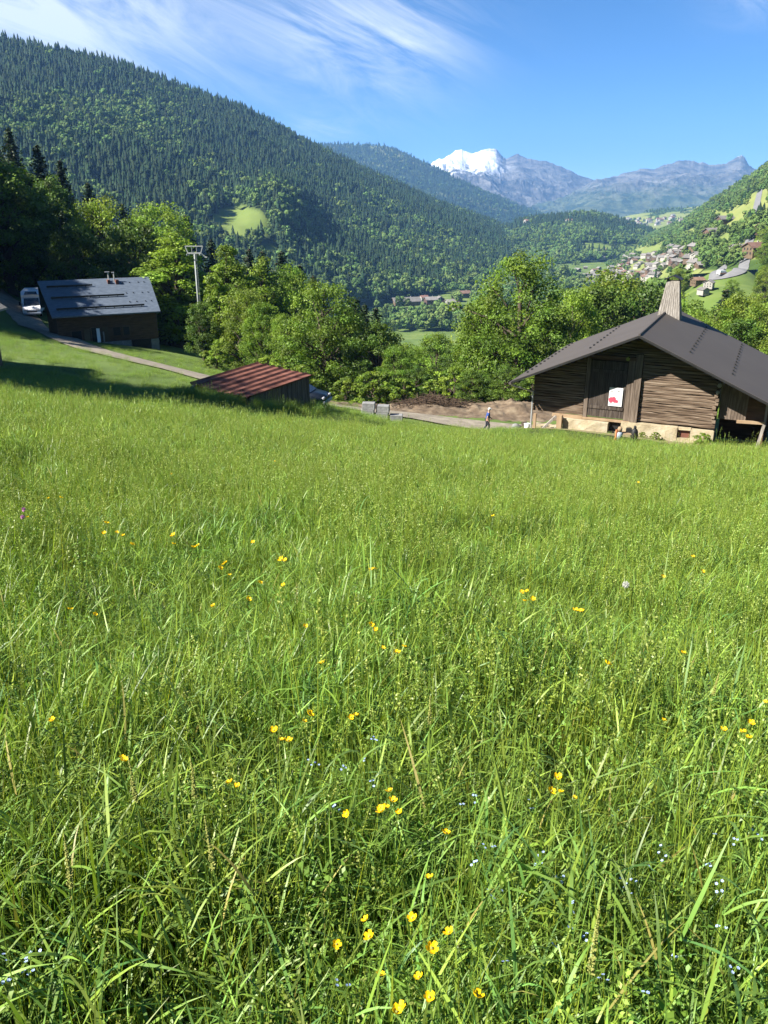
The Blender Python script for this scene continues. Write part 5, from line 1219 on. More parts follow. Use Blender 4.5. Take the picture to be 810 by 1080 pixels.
# pale polytunnel roofs and a van by the hairpin
h = hit(800, 286)
o = empty('polytunnel', (h.x, h.y, h.z), .25); tag(o, 'pale blue grey sheet roofed shelter at the right edge above the barn roof', 'shelter')
mb = MB(); mb.poly_extrude([(-6, -3, 0), (-6, 3, 0), (-6, 3, 1.8), (-6, 0, 3.2), (-6, -3, 1.8)], (12, 0, 0)); mb.build('cover', M['bluegrey'], o)
mb = MB()
for k in range(7): mb.bar((-6 + 2 * k, -3.06, 1.8), (-6 + 2 * k, -.02, 3.26), .1, .08); mb.bar((-6 + 2 * k, 3.06, 1.8), (-6 + 2 * k, .02, 3.26), .1, .08)
mb.build('hoop', M['steel'], o)
h = hit(761, 291); vz = hz2(h.x, h.y) + .36
o = empty('van', (h.x, h.y, vz), .5); tag(o, 'small white and orange van at the hairpin bend', 'van'); o.scale = (.8,) * 3
mb = MB(); mb.poly_extrude([(-2.3, -.9, .4), (2.3, -.9, .4), (2.35, -.9, 1.0), (1.7, -.9, 1.2), (1.2, -.9, 2.0), (-2.3, -.9, 2.05)], (0, 1.8, 0)); mb.bevel(.05); mb.build('body', M['white'], o)
mb = MB(); mb.box((-2.32, -.93, .5), (1.6, -.905, 1.0)); mb.build('side_panel', M['orange'], o)
mb = MB(); mb.hexa([(1.70, -.75, 1.25), (1.70, .75, 1.25), (1.75, .75, 1.25), (1.75, -.75, 1.25), (1.25, -.7, 1.95), (1.25, .7, 1.95), (1.3, .7, 1.95), (1.3, -.7, 1.95)]); mb.build('windscreen', M['glass'], o)
for x in (1.5, -1.5):
    for sy in (-1, 1): wheel(o, x, sy * .82, .35, .2)

# valley trees that keep clear of the houses
HA = np.array(HOUSES)
if len(VALLEY):
    d2 = ((VALLEY[:, None, :2] - HA[None, :, :2]) ** 2).sum(-1); VALLEY = VALLEY[(d2 > (HA[None, :, 2] * .8) ** 2).all(1)]
    x, y = pix_of(VALLEY); keep = ~((x > 398) & (x < 500) & (y > 311) & (y < 334)) | (np.random.default_rng(3).random(len(x)) < .05)
    keep &= ~((x > 748) & (x < 790) & (y > 268) & (y < 297))
    keep &= ~((x > 612) & (x < 740) & (y > 263) & (y < 301)) | (np.random.default_rng(4).random(len(x)) < .16)
    VALLEY = VALLEY[keep]; r = np.random.default_rng(66); n = len(VALLEY); hh = 10 * r.lognormal(0, .25, n) * np.where((pix_of(VALLEY)[0] > 612) & (pix_of(VALLEY)[1] < 303), .7, 1)
    VALLEY[:, 2] -= .3
    scatter('forest', 'broadleaf groves on the valley floor and between the village houses', 'forest', VALLEY, np.stack([hh * 1.15, hh * 1.15, hh], 1), r.random(n) * 6.28, np.where(r.random(n) < .15, 0, 3) + r.integers(0, 3, n), FAR)
# ------------------------------------------------------------------ near trees, each a thing
gL = 'trees of the shaded left wood'; gM = 'trees along the lane'; gR = 'trees behind the barn'
T = tree_at
# left wood, skyline spruces and crowns below them
T('spruce', 8, 132, 150, 'tall spruce at the left picture edge on the wood skyline', gL, 1.3)
T('spruce', 38, 150, 152, 'spruce on the wood skyline left of the pale trunked pines', gL, 1.3)
T('spruce', 62, 166, 155, 'spruce on the skyline midway down the shaded left wood', gL, 1.3)
T('spruce', 92, 190, 158, 'small dark spruce on the skyline right of three taller spruces', gL, 1.3)
T('spruce', 128, 212, 160, 'spruce where the left wood skyline meets the far mountain', gL, 1.2)
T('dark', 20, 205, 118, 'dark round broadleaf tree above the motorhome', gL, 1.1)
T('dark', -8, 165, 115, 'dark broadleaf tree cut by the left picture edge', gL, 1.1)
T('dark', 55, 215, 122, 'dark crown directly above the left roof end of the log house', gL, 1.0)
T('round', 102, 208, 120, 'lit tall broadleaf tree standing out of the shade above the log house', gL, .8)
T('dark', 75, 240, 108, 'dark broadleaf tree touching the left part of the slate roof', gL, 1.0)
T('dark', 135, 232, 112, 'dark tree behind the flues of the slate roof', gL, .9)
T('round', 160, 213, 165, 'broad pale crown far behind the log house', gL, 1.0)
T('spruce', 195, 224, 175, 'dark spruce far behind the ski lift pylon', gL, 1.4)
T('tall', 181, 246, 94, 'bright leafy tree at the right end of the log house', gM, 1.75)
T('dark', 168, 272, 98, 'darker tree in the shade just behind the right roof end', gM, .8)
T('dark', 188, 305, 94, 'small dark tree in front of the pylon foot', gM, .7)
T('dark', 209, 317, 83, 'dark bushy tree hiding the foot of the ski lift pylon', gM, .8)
T('tall', 238, 253, 88, 'slender bright green tree right of the ski lift pylon', gM, 1.05)
T('round', 258, 302, 82, 'low bright broadleaf tree behind the rusty shed left corner', gM, .9)
T('round', 272, 318, 78, 'small leafy tree above the ridge of the rusty shed', gM, .8)
T('tall', 277, 272, 108, 'slender tree with thin greyish crown between spruces', gM, 1.1)
T('round', 309, 284, 110, 'small bright crown high among the dark spruces', gM, .6)
T('spruce', 222, 250, 172, 'dark spruce under the left end of the bright mountain clearing', gL, 1.4)
T('spruce', 243, 257, 168, 'spruce just below the bright mountain clearing', gL, 1.3)
T('spruce', 262, 260, 165, 'second spruce right of the clearing spruce', gL, 1.3)
T('spruce', 276, 262, 166, 'third skyline spruce right of the bright mountain clearing', gL, 1.4)
T('spruce', 296, 262, 160, 'spruce on the wood skyline left of the falling edge', gL, 1.4)
T('spruce', 315, 276, 158, 'spruce on the falling wood edge above the bright round tree', gL, 1.4)
T('spruce', 330, 288, 150, 'spruce peeping over the left side of the bright round tree', gL, 1.4)
T('spruce', 375, 312, 120, 'dark spruce peeping over the right side of the bright round tree', gL, 1.5)
T('spruce', 396, 322, 110, 'dark spruce beside the long grey hall in the valley', gL, 1.5)
T('spruce', 384, 318, 130, 'dark spruce right of the bright round tree', gL, 1.4)
T('round', 342, 296, 73, 'large bright round tree behind the rusty shed and car', gM, 1.0)
T('round', 303, 330, 76, 'low leafy tree joining the bright round tree on its left', gM, .8)
T('dark', 398, 338, 72, 'dark leafy tree right of the large bright round tree', gM, .95)
T('round', 418, 362, 70, 'low tree above the grey concrete blocks', gM, .9)
T('dark', 440, 385, 68, 'small dark bush like tree above the brush heap', gM, 1.2)
T('round', 462, 352, 84, 'pale leafy tree left of the big tree by the barn', gR, .9)
T('dark', 480, 362, 78, 'dark lower tree against the left side of the big tree', gR, .9)
T('round', 505, 338, 76, 'left shoulder crown of the big tree group by the barn', gR, .95)
T('round', 553, 266, 71, 'biggest bright broadleaf tree left of the barn roof', gR, .95)
T('round', 514, 310, 73, 'bright crown leaning on the left of the biggest tree', gR, .8)
T('round', 604, 300, 79, 'bright crown on the right of the biggest tree', gR, .8)
T('dark', 585, 330, 70, 'darker crown at the back corner of the barn', gR, .9)
T('dark', 535, 385, 64, 'dark undergrowth tree at the foot of the biggest tree', gR, 1.3)
T('dark', 500, 388, 65, 'dark bushy tree over the bare earth bank', gR, 1.3)
T('round', 632, 303, 112, 'leafy tree over the left slope of the barn roof', gR, 1.0)
T('round', 655, 292, 120, 'broad tree left of the barn chimney', gR, 1.0)
T('dark', 678, 300, 108, 'dark crown just left of the barn chimney', gR, .9)
T('dark', 640, 318, 95, 'low dark tree above the barn ridge on the left', gR, 1.0)
T('round', 706, 308, 112, 'leafy tree directly behind the barn chimney', gR, .9)
T('dark', 730, 318, 100, 'dark round tree right of the barn chimney', gR, .9)
T('spruce', 768, 302, 92, 'brownish conifer like tree over the right roof slope', gR, 1.7)
T('round', 752, 322, 84, 'leafy tree above the right roof slope beside the brownish one', gR, .9)
T('round', 790, 306, 84, 'bright tree right of the brownish tree over the roof', gR, .85)
T('round', 812, 318, 74, 'bright tree cut by the right picture edge above the roof', gR, .9)
T('dark', 722, 332, 86, 'low dark tree close behind the chimney shadow side', gR, .9)
T('dark', 785, 338, 68, 'dark lower tree close behind the right roof slope', gR, 1.0)
T('round', 612, 322, 84, 'leafy tree just above the far left roof corner', gR, .9)
T('round', 840, 330, 66, 'bright leafy tree beyond the right picture edge by the barn', gR, .9)
# trees outside the frame on the left that throw the shade over lane and house
gS = 'trees left of the lane'
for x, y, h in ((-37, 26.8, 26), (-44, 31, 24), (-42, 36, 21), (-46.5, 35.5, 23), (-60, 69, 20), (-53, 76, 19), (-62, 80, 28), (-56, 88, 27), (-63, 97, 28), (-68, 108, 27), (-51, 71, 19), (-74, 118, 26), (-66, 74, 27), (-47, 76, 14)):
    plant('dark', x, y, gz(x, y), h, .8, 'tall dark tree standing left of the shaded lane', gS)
# fill the wood behind: only where the picture shows wood, never above its skyline
SKX = [-60, 0, 40, 62, 95, 128, 160, 200, 240, 262, 296, 330, 360, 396, 420]
SKY = [100, 140, 157, 172, 196, 218, 226, 252, 266, 272, 284, 302, 314, 330, 348]
rf_ = random.Random(21); placed = []
tries = 0
while len(placed) < 150 and tries < 6000:
    tries += 1
    Y = rf_.uniform(100, 260); px = rf_.uniform(-70, 410); p = at(px, 300, Y); x = p[0]; z = gz(x, Y)
    pxx, pyy = pix_of(np.array([x, Y, z]))
    if Y < 112 and px > -20: continue
    sp = 5.5 + Y * .015
    if any((x - a) ** 2 + (Y - b) ** 2 < sp * sp for a, b in placed): continue
    if abs(px - 207) < 14 and Y < 135: continue
    if pyy < np.interp(px, SKX, SKY) - 4: continue
    topz = at(px, np.interp(px, SKX, SKY) + rf_.uniform(2, 40), Y)[2]; h = topz - z
    hmax = rf_.uniform(17, 27); h = min(h, hmax)
    if h < 7: continue
    placed.append((x, Y)); kind = rf_.choices(['spruce', 'dark', 'round'], [.84, .13, .03] if px < 395 else [.2, .4, .4])[0]
    lab = {'spruce': 'dark spruce deep in the shaded wood behind the log house', 'dark': 'dark broadleaf tree deep in the wood behind the log house', 'round': 'lighter broadleaf tree deep in the wood behind the log house'}[kind]
    plant(kind, x, Y, z, h, {'spruce': 1.35, 'dark': .85, 'round': .8}[kind], lab, lab.replace('tree', 'trees') if 'tree' in lab else 'dark spruces deep in the wood')
# slope woods below the lane and behind the barn
tries = 0; n0 = len(placed)
while len(placed) < n0 + 110 and tries < 8000:
    tries += 1
    Y = rf_.uniform(80, 250); px = rf_.uniform(340, 900); p = at(px, 300, Y); x = p[0]; z = gz(x, Y)
    lim = np.interp(px, [340, 400, 420, 470, 500, 620, 660, 700, 745, 800, 900], [318, 340, 352, 362, 330, 300, 300, 303, 318, 312, 312]) + rf_.uniform(3, 30)
    sp = 5.5 + Y * .012
    if any((x - a) ** 2 + (Y - b) ** 2 < sp * sp for a, b in placed): continue
    q = BM.inverted() @ Vector((x, Y, 0))
    if -4 < q.x < 15 and q.y < 14: continue
    h = at(px, lim, Y)[2] - z
    if h < 5: continue
    h = min(h, rf_.uniform(13, 21)); placed.append((x, Y)); kind = rf_.choices(['round', 'dark', 'spruce'], [.55, .38, .07])[0]
    side = 'behind the barn' if px > 600 else 'below the lane'
    lab = {'round': 'leafy green tree in the slope wood ', 'dark': 'darker leafy tree in the slope wood ', 'spruce': 'spruce in the slope wood '}[kind] + side
    plant(kind, x, Y, z, h, {'round': .95, 'dark': .9, 'spruce': 1.3}[kind], lab, lab.replace('tree ', 'trees ').replace('spruce ', 'spruces '))
# single trees on the near right slope, below and beside the hairpin road
tries = 0; slope = []; HAa = np.array(HOUSES); rpa = np.array(rp)
while len(slope) < 62 and tries < 5000:
    tries += 1
    px, py = rf_.uniform(690, 850), rf_.uniform(252, 322); h = hit(px, py)
    if h is None: continue
    d = math.hypot(h.x, h.y)
    if d < 150 or d > 470: continue
    if ((HAa[:, 0] - h.x) ** 2 + (HAa[:, 1] - h.y) ** 2).min() < 81: continue
    if np.hypot(rpa[:, 0] - h.x, rpa[:, 1] - h.y).min() < 12: continue
    if 715 < px < 757 and 284 < py < 316 and rf_.random() < .75: continue
    if 744 < px < 800 and py < 308: continue
    if 712 < px < 745 and py < 300: continue
    if any(math.hypot(h.x - a, h.y - b) < 7.5 for a, b in slope): continue
    slope.append((h.x, h.y)); hh = rf_.uniform(6, 12)
    kind = rf_.choices(['round', 'dark', 'spruce'], [.6, .33, .07])[0]
    lab = {'round': 'light green tree on the near right slope around the hairpin road', 'dark': 'dark green tree on the near right slope around the hairpin road', 'spruce': 'small spruce on the near right slope around the hairpin road'}[kind]
    plant(kind, h.x, h.y, h.z, hh, {'round': 1.0, 'dark': 1.0, 'spruce': 1.3}[kind], lab, lab.replace('tree', 'trees').replace('spruce', 'spruces'))
# bushes along the lane and the barn
for px, Y, h, lab in ((232, 76, 2.4, 'round bush on the grass strip behind the lane'), (285, 72, 2.8, 'leafy bush at the far side of the lane behind the shed'), (318, 68, 3.0, 'leafy bush left of the parked car behind the shed'), (365, 67, 2.6, 'leafy bush at the foot of the large bright tree'),
                     (395, 66, 3.2, 'leafy bush above the concrete blocks'), (425, 66, 2.6, 'dark bush at the left end of the brush heap'), (560, 63, 3.0, 'bush behind the tree stump at the barn corner'), (478, 66.5, 3.4, 'bush over the dug earth bank'), (520, 67, 3.0, 'bush at the base of the biggest tree')):
    p = at(px, 420, Y); plant('bush', p[0], Y, gz(p[0], Y), h, 1.2, lab, 'bushes along the lane')
for s, lab, h in ((6.4, 'small weed at the middle of the barn foundation', .45), (8.55, 'leafy weed at the right corner of the barn foundation', .7), (5.75, 'tiny weed beside the black sack at the foundation', .35)):
    q = bw(s, -.75, 0); o = plant('bush', q.x, q.y, tz(q.x, q.y) + .1, h, 1.2, lab, 'weeds along the barn foundation'); o.name = 'weed'; o['category'] = 'weed'

# ------------------------------------------------------------------ meadow grass
def blades(r, n, rad, hlo, hhi, wlo, whi, droop, seg=4, lean=.25, tint=(1, 1, 1), tvar=.46, z0=(-.04, -.04), lean0=0.0):
    a = r.uniform(0, 6.283, n); q = rad * np.sqrt(r.random(n)); base = np.stack([q * np.cos(a), q * np.sin(a), r.uniform(z0[0], z0[1], n)], 1)
    h = r.uniform(hlo, hhi, n); w_ = r.uniform(wlo, whi, n); yaw = r.uniform(0, 6.283, n); d = np.stack([np.cos(yaw), np.sin(yaw), np.zeros(n)], 1)
    sd = np.stack([-np.sin(yaw), np.cos(yaw), np.zeros(n)], 1)
    tw = r.normal(0, .5, n); sd = sd * np.cos(tw)[:, None] + d * np.sin(tw)[:, None]
    bend = np.abs(r.normal(0, droop, n)) + .05; ln = lean0 + r.normal(0, lean, n)
    V = []; F = []; T_ = []
    t = np.linspace(0, 1, seg + 1); pos = base.copy(); pts = [pos.copy()]; ang = ln.copy()
    for k in range(seg):
        pos = pos + (h / seg)[:, None] * (d * np.sin(ang)[:, None] + np.array([0, 0, 1.]) * np.cos(ang)[:, None]); pts.append(pos.copy()); ang = ang + bend * 2 / seg * (.4 + 1.2 * k / seg)
    pts = np.array(pts)                                             # (seg+1, n, 3)
    wp = np.clip(1.05 - t ** 2.2, .06, 1) * np.clip(.55 + t * 2, 0, 1)
    L = pts - sd[None] * (w_ * .5)[None, :, None] * wp[:, None, None]; R_ = pts + sd[None] * (w_ * .5)[None, :, None] * wp[:, None, None]
    V = np.stack([L, R_], 2).transpose(1, 0, 2, 3).reshape(-1, 3)
    m = 2 * (seg + 1); b0 = (np.arange(n) * m)[:, None]
    F = np.concatenate([np.stack([b0[:, 0] + 2 * k, b0[:, 0] + 2 * k + 1, b0[:, 0] + 2 * k + 3, b0[:, 0] + 2 * k + 2], 1) for k in range(seg)])
    tv = r.uniform(1 - tvar, 1 + tvar, n); hu = r.normal(0, .09, n)
    dry = r.random(n) < .010
    cb = np.stack([tv * (1 + hu) * tint[0], tv * tint[1], tv * (1 - hu * 2) * tint[2]], 1); cb[dry] = np.array([2.1, 1.25, 2.2]) * tv[dry][:, None]
    return V, F, np.repeat(cb, m, 0)
def join(parts):
    V = []; F = []; T_ = []; k = 0
    for v, f, t in parts: V.append(v); F.append(f + k); T_.append(t); k += len(v)
    return np.concatenate(V), np.concatenate(F), np.concatenate(T_)
def stalks(r, n, rad, hlo, hhi, head, tint):
    parts = []
    for i in range(n):
        h = r.uniform(hlo, hhi); a = r.uniform(0, 6.28); q = rad * math.sqrt(r.random()); x, y = q * math.cos(a), q * math.sin(a); la = r.uniform(0, 6.28); ll = abs(r.normal(0, .10)) * h
        zs = np.linspace(0, 1, 6); pts = np.stack([x + math.cos(la) * ll * zs ** 2, y + math.sin(la) * ll * zs ** 2, h * zs - .03], 1)
        V, F = tubes_np([(pts, [.0017, .0016, .0015, .0013, .0011, .0008])], 3); parts.append((V, F, np.tile([[1.15, 1.05, .8]], (len(V), 1))))
        e = pts[-1]; d = (pts[-1] - pts[-2]); d /= np.linalg.norm(d); m = head
        s = r.random(m); c = e - d * (s * .10 * (1 if head < 30 else 1.2))[:, None] + r.normal(size=(m, 3)) * np.array([.008, .008, .004]) * (.35 + 1.1 * s)[:, None]
        v, f = leaf_quads(c, r.normal(size=(m, 3)), r.uniform(.003, .006, m), r); parts.append((v, f, np.tile([tint], (len(v), 1))))
    return join(parts)
def herb(r, n, rad):
    c = []; ns = []; sz = []
    for i in range(n):
        a = r.uniform(0, 6.28); q = rad * math.sqrt(r.random()); x, y = q * math.cos(a), q * math.sin(a); h = r.uniform(.06, .30)
        for k in range(r.integers(10, 24)):
            aa = r.uniform(0, 6.28); L = r.uniform(.015, .05); c.append((x + L * math.cos(aa), y + L * math.sin(aa), h + r.uniform(-.06, .03))); ns.append((math.cos(aa) * .5 + r.normal(0, .3), math.sin(aa) * .5 + r.normal(0, .3), 1)); sz.append(r.uniform(.004, .011))
    V, F = leaf_quads(np.array(c), np.array(ns), np.array(sz), r); tv = np.repeat(r.uniform(.75, 1.15, (len(c), 1)), 4, 0); return V, F, np.hstack([tv * .85, tv, tv * .9])
rg = np.random.default_rng(90)
GK = []
def leaf_arcs(n, rad, zlo, zhi, llo, lhi, wlo, whi, seg=4, tint=(1, 1, 1)):       # leaves that leave the culm sideways and bend over
    return blades(rg, n, rad, llo, lhi, wlo, whi, .75, seg, .38, tint, .42, (zlo, zhi), .75)
for k in range(4): GK.append(join([blades(rg, 46, .20, .20, .46, .0028, .0055, .35), blades(rg, 26, .20, .36, .60, .0022, .0036, .10, tint=(1.15, 1.05, .9)),
                                   leaf_arcs(84, .21, .02, .36, .07, .20, .004, .008), leaf_arcs(20, .2, .12, .34, .09, .20, .0045, .008, tint=(.92, 1.0, 1.25))]))      # 0-3 fine meadow grass
for k in range(3): GK.append(join([blades(rg, 20, .14, .24, .42, .0055, .009, .95, 6, tint=(.88, .98, 1.25)), blades(rg, 14, .15, .3, .55, .004, .007, .5), leaf_arcs(26, .16, .05, .38, .10, .22, .005, .0095, 6, (.88, 1.0, 1.35))]))   # 4-6 broad drooping tufts
for k in range(3): GK.append(join([stalks(rg, 6, .2, .45, .74, 26, (1.55, 1.25, 1.9)), stalks(rg, 4, .2, .42, .68, 40, (1.3, 1.2, 1.2))]))                                  # 7-9 flowering stalks
for k in range(2): GK.append(herb(rg, 26, .2))                                                                                                                          # 10-11 leafy herbs
for k in range(4): GK.append(join([blades(rg, 60, .55, .20, .46, .006, .010, .35, 3), blades(rg, 8, .5, .45, .62, .004, .006, .2, 3, tint=(1.4, 1.1, 1.3)), leaf_arcs(320, .56, .04, .42, .05, .14, .006, .012, 2)]))               # 12-15 wide clumps for distance
GO = []
for i, g_ in enumerate(GK):
    me = mesh_np('grass_kind', g_[0], g_[1], False, [M['blade']]); cattr(me, 'tint', g_[2]); GO.append(bpy.data.objects.new('%s_grass' % 'abcdefghijklmnop'[i], me))
GRASS = lib_coll('grass_kinds', GO)
SHP = [(A.x, A.y), (D.x, D.y), (Cc.x, Cc.y), (B.x, B.y)]
def inside(poly, x, y):
    c = np.zeros(len(x), bool); n = len(poly)
    for i in range(n):
        (x0, y0), (x1, y1) = poly[i], poly[i - 1]; c ^= ((y0 > y) != (y1 > y)) & (x < (x1 - x0) * (y - y0) / (y1 - y0 + 1e-12) + x0)
    return c
iBM = BM.inverted()
def allowed(x, y, road=2.0):
    d = np.full(len(x), 1e9)
    for q in LANE[::2]: d = np.minimum(d, (x - q[0]) ** 2 + (y - q[1]) ** 2)
    ok = d > road ** 2
    ok &= ~inside(SHP, x, y)
    s = iBM[0][0] * x + iBM[0][1] * y + iBM[0][3]; n_ = iBM[1][0] * x + iBM[1][1] * y + iBM[1][3]
    edge = -1.35 + .8 * (vnoise(s * .8, n_ * .8, 77) - .5)
    ok &= ~((s > -1.6) & (s < 14) & (n_ > edge) & (n_ < 13))
    q = HM.inverted(); hx = q[0][0] * x + q[0][1] * y + q[0][3]; hy = q[1][0] * x + q[1][1] * y + q[1][3]
    ok &= ~((hx > .2) & (hx < LEN) & (hy > .5) & (hy < 10))
    ok &= ~((x > -31.5) & (x < -24.2) & (y > 43) & (y < 52))
    return ok
def wedge(r, y0, y1, dens, mx=2.8, azl=-30, azr=30):
    """random points on the ground between two distances, inside the view and a margin beside it"""
    n = int(dens * (math.radians(azr - azl) + 2 * mx / ((y0 + y1) / 2)) * .5 * (y1 ** 2 - y0 ** 2)); rr = np.sqrt(r.uniform(y0 ** 2, y1 ** 2, n))
    m_ = mx / rr; th = np.radians(azl) - m_ + r.random(n) * (np.radians(azr - azl) + 2 * m_); return rr * np.sin(th), rr * np.cos(th)
rg = np.random.default_rng(91); PX = []; 
def add(x, y, idx, s, sv=.13):
    x, y, idx = np.asarray(x), np.asarray(y), np.asarray(idx); ok = allowed(x, y); x, y, idx = x[ok], y[ok], idx[ok]; n = len(x)
    # patchy growth: taller and shorter stands
    s_ = iBM[0][0] * x + iBM[0][1] * y + iBM[0][3]; n_ = iBM[1][0] * x + iBM[1][1] * y + iBM[1][3]
    near = (s_ > -6) & (s_ < 15) & (n_ < 8) & (n_ > -9)
    lush = (.62 + .76 * fbm(x / 1.1, y / 1.1, 4, 92)) * np.where(near, .38 + .62 * sstep(.2, 5, -1.35 - n_), 1); PX.append((x, y, idx, s * lush * rg.lognormal(0, sv, n)))
for y0, y1, dA, dB, dS, dH in ((.35, 2.2, 48, 11, 6, 26), (2.2, 4.5, 42, 8, 9, 16), (4.5, 8, 31, 3, 18, 10), (8, 13, 20, .6, 20, 0)):
    x, y = wedge(rg, y0, y1, dA); k = rg.random(len(x)) < np.clip(-.1 + 1.9 * fbm(x / .7, y / .7, 3, 96), .18, 1); x, y = x[k], y[k]; add(x, y, rg.integers(0, 4, len(x)), 1.0)
    x, y = wedge(rg, y0, y1, dB); k = fbm(x / .9, y / .9, 3, 93) > .44; add(x[k], y[k], rg.integers(4, 7, k.sum()), 1.0)
    x, y = wedge(rg, y0, y1, dS); k = fbm(x / 1.3, y / 1.3, 3, 94) > .40; add(x[k], y[k], rg.integers(7, 10, k.sum()), 1.0)
    if dH: x, y = wedge(rg, y0, y1, dH); k = fbm(x / .8, y / .8, 3, 95) > .5; add(x[k], y[k], rg.integers(10, 12, k.sum()), 1.0)
for y0, y1, dA, dS in ((12, 20, 7.5, 14), (20, 32, 4.5, 8), (32, 56, 2.6, 1.2), (56, 84, 1.3, .25)):
    x, y = wedge(rg, y0, y1, dA, 6); sh = 1.0 if y0 < 32 else .62
    add(x, y, rg.integers(12, 16, len(x)), sh)
    x, y = wedge(rg, y0, y1, dS, 5); add(x, y, rg.integers(7, 10, len(x)), sh * 1.05)
ws = []                                             # rank growth along the shed walls
for (xa, ya), (xb, yb) in zip(SHP[:3], SHP[1:]):
    k = 130; t = rg.random(k); o_ = rg.uniform(.15, 1.5, k); L_ = math.hypot(xb - xa, yb - ya); nx, ny = (yb - ya) / L_, -(xb - xa) / L_
    add(xa + (xb - xa) * t + nx * o_, ya + (yb - ya) * t + ny * o_, np.where(rg.random(k) < .6, rg.integers(0, 4, k), rg.integers(4, 9, k)), 1.25)
x = np.concatenate([p[0] for p in PX]); y = np.concatenate([p[1] for p in PX]); ix = np.concatenate([p[2] for p in PX]); sc = np.concatenate([p[3] for p in PX])
keep = ~((y > 52) & (x > -1.5) & (x < 16)) ; x, y, ix, sc = x[keep], y[keep], ix[keep], sc[keep]
n = len(x); print('grass clumps', n)
scatter('grass', 'tall lush meadow grass with seed stalks covering the slope', 'grass', np.stack([x, y, ground(x, y)], 1), np.stack([sc ** .7, sc ** .7, sc], 1), rg.uniform(0, 6.283, n), ix, GRASS, tilt=rg.normal(0, .10, (n, 2)))
# ------------------------------------------------------------------ meadow flowers
def meadow(px, py, hgt):
    """point of the meadow whose flower, hgt above the ground, is seen at (px, py)"""
    d = ray(px, py); d = d / d[1]; ys = np.geomspace(.5, 60, 900); z = ground(d[0] * ys, ys) + hgt - d[2] * ys
    k = np.argmax(z > 0) if (z > 0).any() else len(ys) - 1
    return d[0] * ys[k], ys[k]
def buttercup_mesh(k):
    r = random.Random(k); a = MB(); a.tube([(0, 0, -.55), (.01 * r.uniform(-1, 1), .01, -.3), (0, 0, -.1), (0, 0, 0)], [.0014, .0013, .0011, .001], 5)
    bmesh.ops.recalc_face_normals(a.bm, faces=a.bm.faces); s = bpy.data.meshes.new('stem'); a.bm.to_mesh(s); a.bm.free(); s.materials.append(M['stem'])
    b = MB()
    for i in range(5):
        t = 2 * math.pi * i / 5 + r.uniform(-.1, .1); d = Vector((math.cos(t), math.sin(t), 0)); n_ = Vector((-d.y, d.x, 0)); up = Vector((0, 0, 1)); L = r.uniform(.011, .014)
        v = [b.bm.verts.new(q) for q in (d * .001, d * L * .55 - n_ * L * .42 + up * .003, d * L * .55 + up * .0015, d * L * .55 + n_ * L * .42 + up * .003, d * L * .98 - n_ * L * .33 + up * .0085, d * L * 1.05 + up * .008, d * L * .98 + n_ * L * .33 + up * .0085)]
        for f in ((0, 2, 1), (0, 3, 2), (1, 2, 5, 4), (2, 3, 6, 5)): b.bm.faces.new([v[j] for j in f])
    p_ = bpy.data.meshes.new('petals'); b.bm.to_mesh(p_); b.bm.free(); p_.materials.append(M['petal'])
    c = MB(); c.ball((0, 0, .003), .0035, 1, (1, 1, .8)); c_ = bpy.data.meshes.new('flower_centre'); c.bm.to_mesh(c_); c.bm.free(); c_.materials.append(M['seedhead'])
    return s, p_, c_
BC = [buttercup_mesh(k) for k in range(3)]
FL = [(129, 800), (131, 803), (55, 761), (242, 827), (250, 831), (289, 772), (321, 762), (326, 753), (297, 782), (304, 783), (366, 860), (401, 854), (386, 972), (355, 997), (390, 990), (401, 1031), (411, 835), (414, 846), (406, 853), (403, 856), (421, 857), (470, 880),
      (453, 928), (435, 970), (474, 984), (455, 1002), (442, 1031), (453, 1054), (422, 1065), (418, 1068), (503, 1051), (588, 820), (581, 835), (591, 837), (606, 842), (783, 774), (789, 780), (792, 763), (763, 771), (327, 755), (375, 756), (370, 757), (391, 660), (396, 665), (404, 684), (419, 689), (426, 683),
      (395, 601), (391, 602), (301, 592), (297, 591), (235, 596), (232, 600), (238, 594), (242, 607), (204, 578), (209, 576), (267, 573), (550, 625), (556, 624), (562, 632), (554, 635), (322, 662), (299, 618), (274, 615), (51, 526), (64, 525), (29, 546), (112, 552), (110, 563), (123, 562), (130, 565), (139, 575), (183, 565), (183, 574),
      (74, 643), (100, 649), (262, 633), (673, 509), (731, 588), (741, 603), (607, 645), (613, 645), (699, 609), (807, 742), (180, 500), (290, 487), (410, 520), (520, 545), (225, 640), (340, 700), (640, 700), (700, 760), (720, 690)]
rfl = random.Random(31)
def where(px, py):
    v = 'by the bottom edge' if py > 1040 else 'low in the meadow' if py > 940 else 'in the dark near grass' if py > 800 else 'in the middle of the meadow' if py > 640 else 'high in the meadow'
    h = 'far left' if px < 100 else 'left' if px < 270 else 'left of centre' if px < 385 else 'centre' if px < 460 else 'right of centre' if px < 640 else 'right'
    return 'yellow buttercup ' + v + ', ' + h
def spin(o): o.rotation_euler = (rfl.uniform(-.5, .5) + .2, rfl.uniform(-.5, .5), rfl.uniform(0, 6.28))
for i, (px, py) in enumerate(FL):
    hg = rfl.uniform(.52, .6); x_, y_ = meadow(px, py, hg); s, p_, c_ = BC[i % 3]
    e = empty('buttercup', (x_, y_, gz(x_, y_) + hg)); spin(e); k = 1.0 if py > 700 else (1.25 if py > 600 else 1.5)
    e.scale = (k * rfl.uniform(.62, 1.05),) * 3
    link(bpy.data.objects.new('stem', s), e); f = link(bpy.data.objects.new('petals', p_), e); link(bpy.data.objects.new('flower_centre', c_), e)
    lab = where(px, py); tag(e, lab, 'flower', 'buttercups ' + lab.split('buttercup ')[1])
